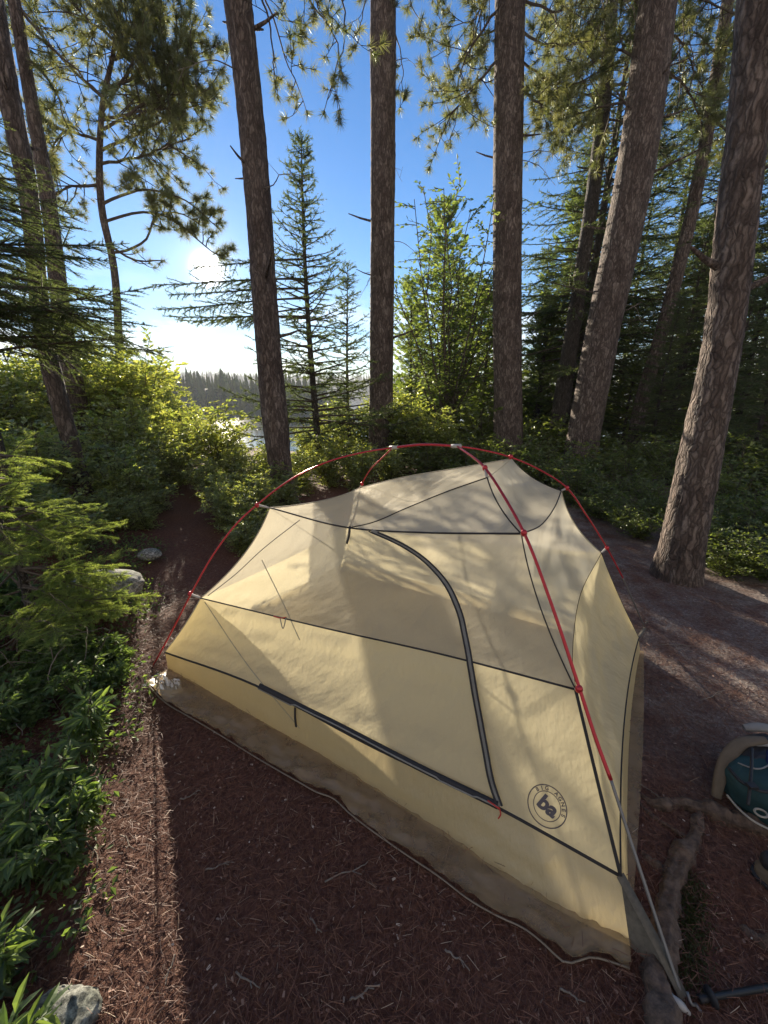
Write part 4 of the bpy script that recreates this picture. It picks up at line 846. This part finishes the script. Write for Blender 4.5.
# round logo printed on the near corner of the door side
M_ink = plain('grey_print', (.10, .085, .09), .7, var=.1)
lc, ln_ = onsurf(547, 806, .002); xa, _ = onsurf(562, 819, .002); xa = nrm(xa - lc); xa = nrm(xa - ln_ * (xa @ ln_)); ya = nrm(np.cross(ln_, xa))
if ya[2] < 0: ya = -ya
LR = .056
def place2d(P2):
    out = []
    for u, v in P2:
        p = lc + xa * u * LR + ya * v * LR; d = Vector(-ln_); h, nn, i, dist = bvh.ray_cast(Vector(p + ln_ * .04), d)
        out.append((np.array(h) if h is not None else p) + ln_ * .0022)
    return np.array(out)
def ring(g, r, w, n=64):
    a = np.linspace(0, 2 * math.pi, n, endpoint=False); P = np.vstack([np.stack([np.cos(a) * (r - w), np.sin(a) * (r - w)], -1), np.stack([np.cos(a) * (r + w), np.sin(a) * (r + w)], -1)]); j = np.arange(n); kx = (j + 1) % n
    g.add(place2d(P), np.stack([j, kx, n + kx, n + j], -1))
lg = Geo(); ring(lg, 1.0, .028); ring(lg, .70, .02)
def glyphs(ch, size, offset=0.):
    cu = bpy.data.curves.new('t', 'FONT'); cu.body = ch; cu.size = size; cu.offset = offset; cu.align_x = 'CENTER'; cu.fill_mode = 'FRONT' if hasattr(cu, 'fill_mode') else 'BOTH'; ob = bpy.data.objects.new('t', cu); C.objects.link(ob)
    dg = bpy.context.evaluated_depsgraph_get(); me = ob.evaluated_get(dg).to_mesh(); V = np.array([v.co[:2] for v in me.vertices]); F = [list(p.vertices) for p in me.polygons]
    me.calc_loop_triangles(); T = np.array([t.vertices[:] for t in me.loop_triangles]); ob.evaluated_get(dg).to_mesh_clear(); bpy.data.objects.remove(ob); bpy.data.curves.remove(cu); return V, T
for txt, a0, a1, sz, flip in (('BIG AGNES', 155, 12, .27, 1),):
    for k, ch in enumerate(txt):
        if ch == ' ' : continue
        V, T = glyphs(ch, sz, .008); a = R(a0 + (a1 - a0) * k / (len(txt) - 1)); rot = (a - math.pi / 2) if flip > 0 else (a + math.pi / 2); rr_ = .76 if flip > 0 else .90
        c, s = math.cos(rot), math.sin(rot); V = V @ np.array([[c, s], [-s, c]]) + np.array([math.cos(a), math.sin(a)]) * rr_; lg.add(place2d(V), T)
V, T = glyphs('ba', 1.05, .045); V = V * [1.0, 1.0]; V[:, 0] += V[:, 1] * .15; V[:, 1] -= .30; lg.add(place2d(V), T)
g1 = Geo(); lg.build('printed_logo', M_ink, tent, smooth=False)
# stakes and guy cord at the near corner
def stake(p, d, label, mat):
    g = Geo(); p = np.array(p, float); d = nrm(d); rtube(g, [p, p + d * .10], .004, 6); q = np.cross(d, [0, 0, 1]); q = nrm(q); rtube(g, smooth_line(np.array([p, p - d * .015 + q * .012, p - d * .03]), 6), .0035, 6)
    t = thing('tent_stake', p, label, 'tent stake'); g.build('shaft', mat, t); return t
stake(B + [.02, -.012, .012], [.4, -.3, -.5], 'metal tent stake at the near corner of the tent', M_silver)
stake(Cc + [.02, .03, .02], [.3, .3, -.8], 'metal tent stake at the back right corner of the tent', M_silver)
g1 = Geo(); rtube(g1, smooth_line(np.array([at_z(666, 992, .02), at_z(675, 1000, .025), at_z(690, 1014, .012)]), 8), [.006, .008, .007, .009, .01, .009, .006, .004], 6); g1.build('stake_loop', M_clip, tent)

# ground sheet under the tent
def sheetmat():
    m, n, o = newmat('thin_plastic_sheet'); p = n.nodes.new('ShaderNodeBsdfPrincipled'); p.inputs['Base Color'].default_value = (.50, .36, .20, 1); p.inputs['Roughness'].default_value = .22
    t = n.nodes.new('ShaderNodeBsdfTransparent'); t.inputs['Color'].default_value = (.85, .8, .7, 1); mx = n.nodes.new('ShaderNodeMixShader'); k = n.links.new
    f = noise_node(n, 9, 6, .6); fr = ramp(n, f, [(.35, (.62, .62, .62)), (.7, (.42, .42, .42))]); k(fr, mx.inputs[0]); k(p.outputs[0], mx.inputs[1]); k(t.outputs[0], mx.inputs[2])
    v = n.nodes.new('ShaderNodeTexVoronoi'); v.inputs['Scale'].default_value = 7; v.distance = 'CHEBYCHEV'; k(n.nodes.new('ShaderNodeTexCoord').outputs['Object'], v.inputs['Vector'])
    a = n.nodes.new('ShaderNodeMath'); a.operation = 'ADD'; k(f, a.inputs[0]); k(v.outputs['Distance'], a.inputs[1]); k(bumpn(n, a.outputs[0], .6, .012), p.inputs['Normal']); k(mx.outputs[0], o.inputs[0]); return m
M_sheet = sheetmat()
oe = [(146, 684), (165, 704), (195, 722), (220, 737), (262, 763), (300, 785), (318, 795), (332, 800), (350, 816), (400, 853), (440, 880), (470, 903), (500, 920), (525, 932), (545, 948), (562, 964), (592, 960), (629, 971)]
oe3 = np.array([at_z(*q, .008) for q in oe]); oe3 = smooth_line(oe3, 90); ie3 = smooth_line(np.array([A0 + (D0 - A0) * .10, B0 + (C0 - B0) * .10]), 90)
nv = 22; t = np.linspace(0, 1, nv)[None, :, None]; S = oe3[:, None] * (1 - t) + ie3[:, None] * t
for i in range(90):
    for j in range(nv):
        v = Vector(S[i, j] * 14); f_ = max(0., 1 - 1.5 * j / nv); S[i, j, 2] = .008 + .012 * (1 - j / nv) + f_ * (.018 * abs(noise.noise(v * .7)) + .045 * abs(noise.noise(v * 1.5)) + .008 * abs(noise.noise(v * 4))) + (.006 if j == 0 else 0)
i = np.arange(89)[:, None] * nv; j = np.arange(nv - 1)[None]; gs = Geo().add(S.reshape(-1, 3), np.stack([i + j, i + nv + j, i + nv + j + 1, i + j + 1], -1).reshape(-1, 4))
re = smooth_line(np.array([at_z(629, 971, .01), B0 + (C0 - B0) * .5 + [.02, -.01, 0], C0 + [.03, .01, 0]]), 40); ri = smooth_line(np.array([B0 + (A0 - B0) * .1, C0 + (D0 - C0) * .1]), 40); S = re[:, None] * (1 - t[:, :8] * nv / 8) + ri[:, None] * 0
t8 = np.linspace(0, 1, 8)[None, :, None]; S = re[:, None] * (1 - t8) + ri[:, None] * t8; S[:, :, 2] = .006 + .008 * np.random.default_rng(2).random((40, 8))
i = np.arange(39)[:, None] * 8; j = np.arange(7)[None]; gs.add(S.reshape(-1, 3), np.stack([i + j, i + 8 + j, i + 8 + j + 1, i + j + 1], -1).reshape(-1, 4))
sheet = gs.build('ground_sheet', M_sheet, smooth=True); tag(sheet, 'crinkled thin plastic ground sheet sticking out under the tent', 'ground sheet')
g1 = Geo(); rtube(g1, oe3 + [0, 0, .012], .0028, 5); hem = g1.build('hem', plain('plastic_hem', (.24, .195, .14), .4), sheet)
# crumpled corner of the sheet, sun glare put into its whiter colour
m, n, o = newmat('crumpled_plastic'); p = n.nodes.new('ShaderNodeBsdfPrincipled'); p.inputs['Base Color'].default_value = (.75, .75, .74, 1); p.inputs['Roughness'].default_value = .22; p.inputs['Metallic'].default_value = .35; n.links.new(p.outputs[0], o.inputs[0]); M_crump = m
cc = at_z(165, 684, .02); rr = np.random.default_rng(4); nx = 26
X, Y = np.meshgrid(np.linspace(-1, 1, nx), np.linspace(-1, 1, nx), indexing='ij'); Z = np.zeros_like(X)
for i in range(nx):
    for j in range(nx):
        v = Vector((X[i, j] * 2.4, Y[i, j] * 2.4, 3)); Z[i, j] = abs(noise.noise(v)) * .06 + abs(noise.noise(v * 2.6)) * .04 + rr.normal() * .004
fall = np.clip(1.25 - np.hypot(X, Y), 0, 1) ** .5; ax = nrm(B0 - A0); ay = np.array([-ax[1], ax[0], 0])
V = cc + X[..., None] * .11 * ax + Y[..., None] * .045 * ay * (1 + .3 * np.sin(X * 5))[..., None] + (Z * fall)[..., None] * np.array([0, 0, 1]) - [0, 0, .012]
i = np.arange(nx - 1)[:, None] * nx; j = np.arange(nx - 1)[None]; o = Geo().add(V.reshape(-1, 3), np.stack([i + j, i + nx + j, i + nx + j + 1, i + j + 1], -1).reshape(-1, 4)).build('crumpled_corner', M_crump, sheet, smooth=False); o['label'] = 'bright crumpled corner of the plastic sheet'

# ---------------------------------------------------------------- rocks, roots, sticks, gear
def rockmat():
    m, n, o = newmat('granite'); p = n.nodes.new('ShaderNodeBsdfPrincipled'); p.inputs['Roughness'].default_value = .85
    f = noise_node(n, 60, 8, .75); f2 = noise_node(n, 7, 4); c = ramp(n, f, [(.38, (.06, .06, .055)), (.5, (.26, .255, .235)), (.62, (.55, .54, .5))]); c2 = ramp(n, f2, [(.4, (.55, .58, .5)), (.65, (1.1, 1.1, 1.1))])
    mx = n.nodes.new('ShaderNodeMix'); mx.data_type = 'RGBA'; mx.blend_type = 'MULTIPLY'; mx.inputs['Factor'].default_value = 1; n.links.new(c, mx.inputs['A']); n.links.new(c2, mx.inputs['B']); n.links.new(mx.outputs['Result'], p.inputs['Base Color'])
    n.links.new(bumpn(n, f, .7, .01), p.inputs['Normal']); n.links.new(p.outputs[0], o.inputs[0]); return m
M_rock = rockmat()
import bmesh
def rock(px, r, k, label, seed, z=.0, crack=False, sq=1.0):
    c = at_z(px[0], px[1], z); bm = bmesh.new(); bmesh.ops.create_icosphere(bm, subdivisions=5, radius=1); V = np.array([v.co[:] for v in bm.verts]); F = np.array([[v.index for v in f.verts] for f in bm.faces]); bm.free()
    if sq != 1: V = np.sign(V) * np.abs(V) ** sq
    for i in range(len(V)):
        v = Vector(V[i]); V[i] *= 1 + .16 * noise.noise(v * 1.3 + Vector((seed, 0, 0))) + .06 * noise.noise(v * 4 + Vector((seed, 1, 0))) + .02 * noise.noise(v * 14)
        if crack:
            d = abs(V[i][0] + .25 + .12 * V[i][1] + .05 * math.sin(V[i][1] * 9)); 
            if d < .07: V[i][2] -= .25 * (1 - d / .07)
    V = V * r * np.array(k); V[:, 2] += r * k[2] * .35; t = V + c; o = Geo().add(t - 0, F).build('rock', M_rock); tag(o, label, 'rock')
    # origin at the rock's base
    me = o.data; co_ = np.empty(len(V) * 3, np.float32); me.vertices.foreach_get('co', co_); me.vertices.foreach_set('co', (co_.reshape(-1, 3) - c.astype(np.float32)).ravel()); o.location = c; return o
rock((104, 592), .25, (1, .7, .45), 'grey rounded rock beside the path at the left', 1, .15)
rock((150, 556), .10, (1, .8, .5), 'small grey stone at the foot of the bushes where the path turns', 2, .10)
rock((60, 1024), .066, (1.25, .85, .5), 'cracked speckled grey rock in the bottom left corner', 4, .0, True, .7)

M_root = plain('root_bark', (.12, .082, .058), .9, var=.75, scale=38, bump=.012)
def root_(pts, label, seed, br=None):
    rng = np.random.default_rng(seed); P = np.array([np.append(at_z(x, y, .012), w_) for x, y, w_ in pts]); Q = smooth_line(P, 170); r = Q[:, 3]; Q = Q[:, :3]; wob = np.array([noise.noise(Vector((i_ * .06, seed, 0))) for i_ in range(170)]); r = r * (1 + .35 * wob); Q[:, 2] = r * .30 + .006 * wob; Q[:, 0] += .012 * np.array([noise.noise(Vector((i_ * .09, seed, 5))) for i_ in range(170)])
    V, F = tube(Q, r, 22); Cn = np.repeat(Q, 22, 0)
    for i in range(len(V)): V[i] = Cn[i] + (V[i] - Cn[i]) * (1 + .30 * noise.noise(Vector(V[i] * 34)) + .30 * noise.noise(Vector(V[i] * 13)) + .13 * math.sin((i % 22) * 1.7 + V[i][1] * 9 + 2 * noise.noise(Vector(V[i] * 12))) + .10 * noise.noise(Vector(V[i] * 90)))
    V[:, 2] = np.maximum(V[:, 2], -.02); g = Geo().add(V, F)
    return tag(g.build('tree_root', M_root), label, 'root')
root_([(700, 812, .012), (694, 838, .022), (676, 868, .026), (668, 900, .028), (663, 940, .030), (660, 985, .032), (668, 1040, .034), (680, 1100, .036)], 'thick gnarled root running past the near corner of the tent', 1)
root_([(636, 790, .006), (656, 803, .016), (678, 802, .022), (705, 808, .026), (735, 820, .030), (775, 828, .032), (830, 850, .036)], 'dark root running from the tent under the backpack', 2)
root_([(634, 792, .004), (650, 812, .006), (675, 828, .007), (692, 840, .009)], 'thin curved root beside the right end wall of the tent', 3)
root_([(642, 848, .004), (651, 860, .010), (662, 868, .012), (672, 876, .014)], 'short stubby root tip beside the near end of the tent', 4)
root_([(742, 925, .006), (755, 935, .012), (775, 945, .018), (810, 960, .02)], 'stub of brown root at the right edge, above the trekking pole', 5)
# moss along the root
rm = np.random.default_rng(12); N = 3800; u = rm.random(N); base = smooth_line(np.array([at_z(690, 880, 0), at_z(690, 920, 0), at_z(688, 960, 0), at_z(684, 985, 0)]), 60)[(u * 59).astype(int)]
Pm = base + np.stack([rm.normal(0, .022, N), rm.normal(0, .022, N), rm.random(N) * .008], -1); g1 = Geo()
stamp(g1, (np.array([[0, -.12, 0], [0, .12, 0], [1, 0, 0]]), np.array([[0, 1, 2]])), frames(np.stack([rm.normal(size=N), rm.normal(size=N), np.abs(rm.normal(size=N)) + .6], -1), rm.random(N) * 6), Pm, rm.uniform(.008, .016, N), 0, rm.random(N))
tag(g1.build('moss', leafmat('moss_green', (.03, .04, .012), (.07, .085, .02), (.05, .07, .01), (.1, .13, .02), .3), smooth=False), 'green moss on the ground along the thick root', 'moss', kind='stuff')

# fallen sticks
def stick(p0, p1, r, label=None, side=0, proto=None):
    a_ = at_z(*p0, .012); b_ = at_z(*p1, .016); rg = np.random.default_rng(int(p0[0] * 7 + p0[1])); q = smooth_line(np.array([a_, (a_ * 2 + b_) / 3 + rg.normal(0, .05, 3) * np.linalg.norm(b_ - a_), (a_ + b_ * 2) / 3 + rg.normal(0, .05, 3) * np.linalg.norm(b_ - a_), b_]), 14); q[:, 2] = .012 + np.abs(rg.normal(0, .004, 14))
    g = Geo(); rtube(g, q, np.linspace(r, r * .5, 14), 6)
    m_ = q[8]; d = nrm(q[9] - q[8]); sd = np.cross(d, [0, 0, 1]); rtube(g, [m_, m_ + (d + sd * .8) * np.linalg.norm(b_ - a_) * .18], r * .5, 5)
    return tag(g.build('stick', M_twig_grey), label, 'stick', 'fallen sticks on the needle litter')
L_s = 'small pale twig lying in the brown needle litter'
stick((70, 912), (108, 885), .004, 'long pale stick at the edge of the green plants, lower left'); stick((88, 825), (97, 868), .0035, 'dark stick stub pointing up the lit strip of litter')
for a_, b_ in [((325, 883), (368, 862)), ((236, 972), (260, 988)), ((310, 918), (322, 932)), ((180, 800), (200, 790)), ((175, 955), (165, 985)), ((660, 645), (695, 646)), ((560, 990), (585, 1002)), ((445, 950), (470, 970)), ((350, 1000), (380, 985)), ((640, 785), (665, 800)), ((205, 870), (235, 862)), ((700, 700), (725, 690)), ((120, 835), (135, 850)), ((160, 545), (200, 560)), ((150, 600), (185, 590))]: stick(a_, b_, .0028, L_s)
# dead twigs under the young spruce
g1 = Geo(); rg = np.random.default_rng(31); bt = thing('dead_branch', (-1.85, 1.75, .1), 'tangle of thin grey dead twigs under the young spruce at the left', 'branch')
for i in range(34):
    p = np.array([-1.95, 1.7, .12]) + rg.normal(0, .16, 3) * [1.3, 1, .7]; d = nrm(rg.normal(size=3) * [1, .6, .6]); S = [p]
    for _ in range(7): d = nrm(d + rg.normal(size=3) * .25); S.append(S[-1] + d * .055)
    rtube(g1, S, np.linspace(.003, .001, 8), 4)
g1.build('twigs', M_twig_grey, bt)

# backpack lying at the right edge
bp = at_z(750, 832, 0); pack = thing('backpack', bp, 'teal and blue backpack with tan straps lying at the right edge', 'backpack')
M_teal = plain('teal_nylon', (.013, .05, .055), .75, var=.25, scale=18, bump=.004); M_blue = plain('blue_nylon', (.008, .018, .075), .7, var=.25, scale=18, bump=.004); M_tan = plain('tan_padding', (.13, .10, .068), .8, var=.15, scale=40, bump=.002); M_cord = plain('pale_cord', (.38, .35, .29), .8); M_pale = plain('grey_pad', (.26, .25, .23), .8, var=.15); M_dkfab = plain('black_nylon', (.02, .02, .022), .6, bump=.003)
def softbox(name, c, half, rot, mat, seed, sq=.55, wr=.05):
    bm = bmesh.new(); bmesh.ops.create_icosphere(bm, subdivisions=5, radius=1); V = np.array([v.co[:] for v in bm.verts]); F = np.array([[v.index for v in f.verts] for f in bm.faces]); bm.free()
    V = np.sign(V) * np.abs(V) ** sq
    for i in range(len(V)):
        v = Vector(V[i]); V[i] *= 1 + wr * noise.noise(v * 2 + Vector((seed, 0, 0))) + wr * .5 * noise.noise(Vector((v[0] * 3, v[1] * 11, v[2] * 5 + seed)))
    V = V * half; c_, s_ = math.cos(rot[2]), math.sin(rot[2]); 
    from mathutils import Euler
    Mx = np.array(Euler(rot).to_matrix()); V = V @ Mx.T + c; return Geo().add(V, F).build(name, mat, pack)
softbox('main_body', bp + [.155, .10, .085], (.15, .13, .085), (0, .0, .5), M_teal, 1); softbox('side_pocket', bp + [.155, .08, .125], (.10, .06, .055), (.2, -.2, .9), M_blue, 2, wr=.1)
softbox('lid', bp + [.17, .19, .12], (.11, .06, .06), (.0, 0, .3), M_dkfab, 3, .65, .1)
g1 = Geo()
def pad(pts, w, th, mat, name='shoulder_strap'):
    q = smooth_line(np.array(pts), 26); T = np.gradient(q, axis=0); T /= np.linalg.norm(T, axis=1)[:, None]; S = np.cross(T, [0.1, -.3, 1.]); S /= np.linalg.norm(S, axis=1)[:, None]; N = np.cross(S, T); a = np.arange(14) * 2 * math.pi / 14
    ww = w * np.sin(np.linspace(.5, math.pi - .35, 26)) ** .5; V = q[:, None] + S[:, None] * (np.sign(np.cos(a)) * np.abs(np.cos(a)) ** .6)[None, :, None] * ww[:, None, None] + N[:, None] * (np.sin(a) * th)[None, :, None]
    i = np.arange(25)[:, None] * 14; j = np.arange(14)[None]; kx = (j + 1) % 14; g = Geo().add(V.reshape(-1, 3), np.stack([i + j, i + kx, i + 14 + kx, i + 14 + j], -1).reshape(-1, 4)); return g.build(name, mat, pack)
pad([at_z(716, 797, .03), at_z(720, 778, .09), at_z(728, 757, .15), at_z(742, 743, .19), at_z(765, 740, .20)], .022, .011, M_tan)
pad([at_z(744, 728, .16), at_z(758, 727, .175), at_z(785, 732, .18)], .018, .010, M_pale, 'grab_handle'); pad([at_z(748, 745, .17), at_z(760, 743, .185), at_z(785, 748, .19)], .012, .006, M_pale, 'grab_handle')
g1 = Geo(); rtube(g1, smooth_line(np.array([at_z(727, 795, .075), at_z(738, 808, .08), at_z(752, 820, .085), at_z(775, 832, .08)]), 24), .0035, 6); a = np.linspace(0, 2 * math.pi, 20); rc = at_z(761, 813, .10); rtube(g1, np.stack([rc[0] + .018 * np.cos(a), rc[1] + .014 * np.sin(a), rc[2] + 0 * a], -1), .0035, 6); g1.build('cord', M_cord, pack)
g1 = Geo(); rtube(g1, smooth_line(np.array([at_z(738, 763, .16), at_z(752, 768, .175), at_z(775, 762, .17)]), 16), .0028, 5); g1.build('cord', M_pale, pack)
g1 = Geo(); rtube(g1, smooth_line(np.array([at_z(729, 768, .165), at_z(742, 782, .17), at_z(758, 790, .175), at_z(780, 792, .18)]), 16), .006, 6); g1.build('webbing', M_dkfab, pack)
g1 = Geo(); rtube(g1, smooth_line(np.array([at_z(752, 748, .19), at_z(751, 775, .19), at_z(748, 805, .15)]), 16), .005, 6); g1.build('webbing', M_dkfab, pack)
q_ = at_z(752, 786, .185); g1 = Geo(); V_ = np.array([[x, y, z] for x in (-.014, .014) for y in (-.010, .010) for z in (-.004, .006)]) + q_; g1.add(V_, np.array([[0, 1, 3, 2], [4, 6, 7, 5], [0, 4, 5, 1], [2, 3, 7, 6], [0, 2, 6, 4], [1, 5, 7, 3]])); g1.build('buckle', M_dkfab, pack, smooth=False)
# tan shoe at the right edge
sc = at_z(768, 893, 0); shoe = thing('shoe', sc, 'tan shoe with its rounded toe pointing into view at the right edge', 'shoe'); pk = pack; pack = shoe
softbox('upper', sc + [.055, -.01, .035], (.085, .037, .035), (0, -.12, -1.0), M_tan, 7, .8, .06); softbox('sole', sc + [.055, -.01, .010], (.09, .041, .011), (0, 0, -1.0), M_dkfab, 8, .6, .02); softbox('collar', sc + [.04, .03, .065], (.04, .032, .028), (0, 0, -1.0), M_dkfab, 9, .8, .05); pack = pk
# trekking pole at the bottom right
a_ = at_z(699, 999, .018); b_ = at_z(775, 986, .03); tp = thing('trekking_pole', a_, 'black trekking pole lying at the bottom right corner', 'trekking pole'); M_blk = plain('black_rubber', (.012, .012, .013), .5)
d = nrm(b_ - a_); g1 = Geo(); rtube(g1, [a_, a_ + d * .018, a_ + d * .02, b_ + d * .5], [.0085, .0085, .007, .008], 12); g1.build('shaft', M_blk, tp)
g1 = Geo(); q = a_ + d * .03; rtube(g1, [q - d * .004, q, q + d * .004, q + d * .008], [.012, .020, .021, .012], 14); g1.build('basket', M_dkfab, tp)
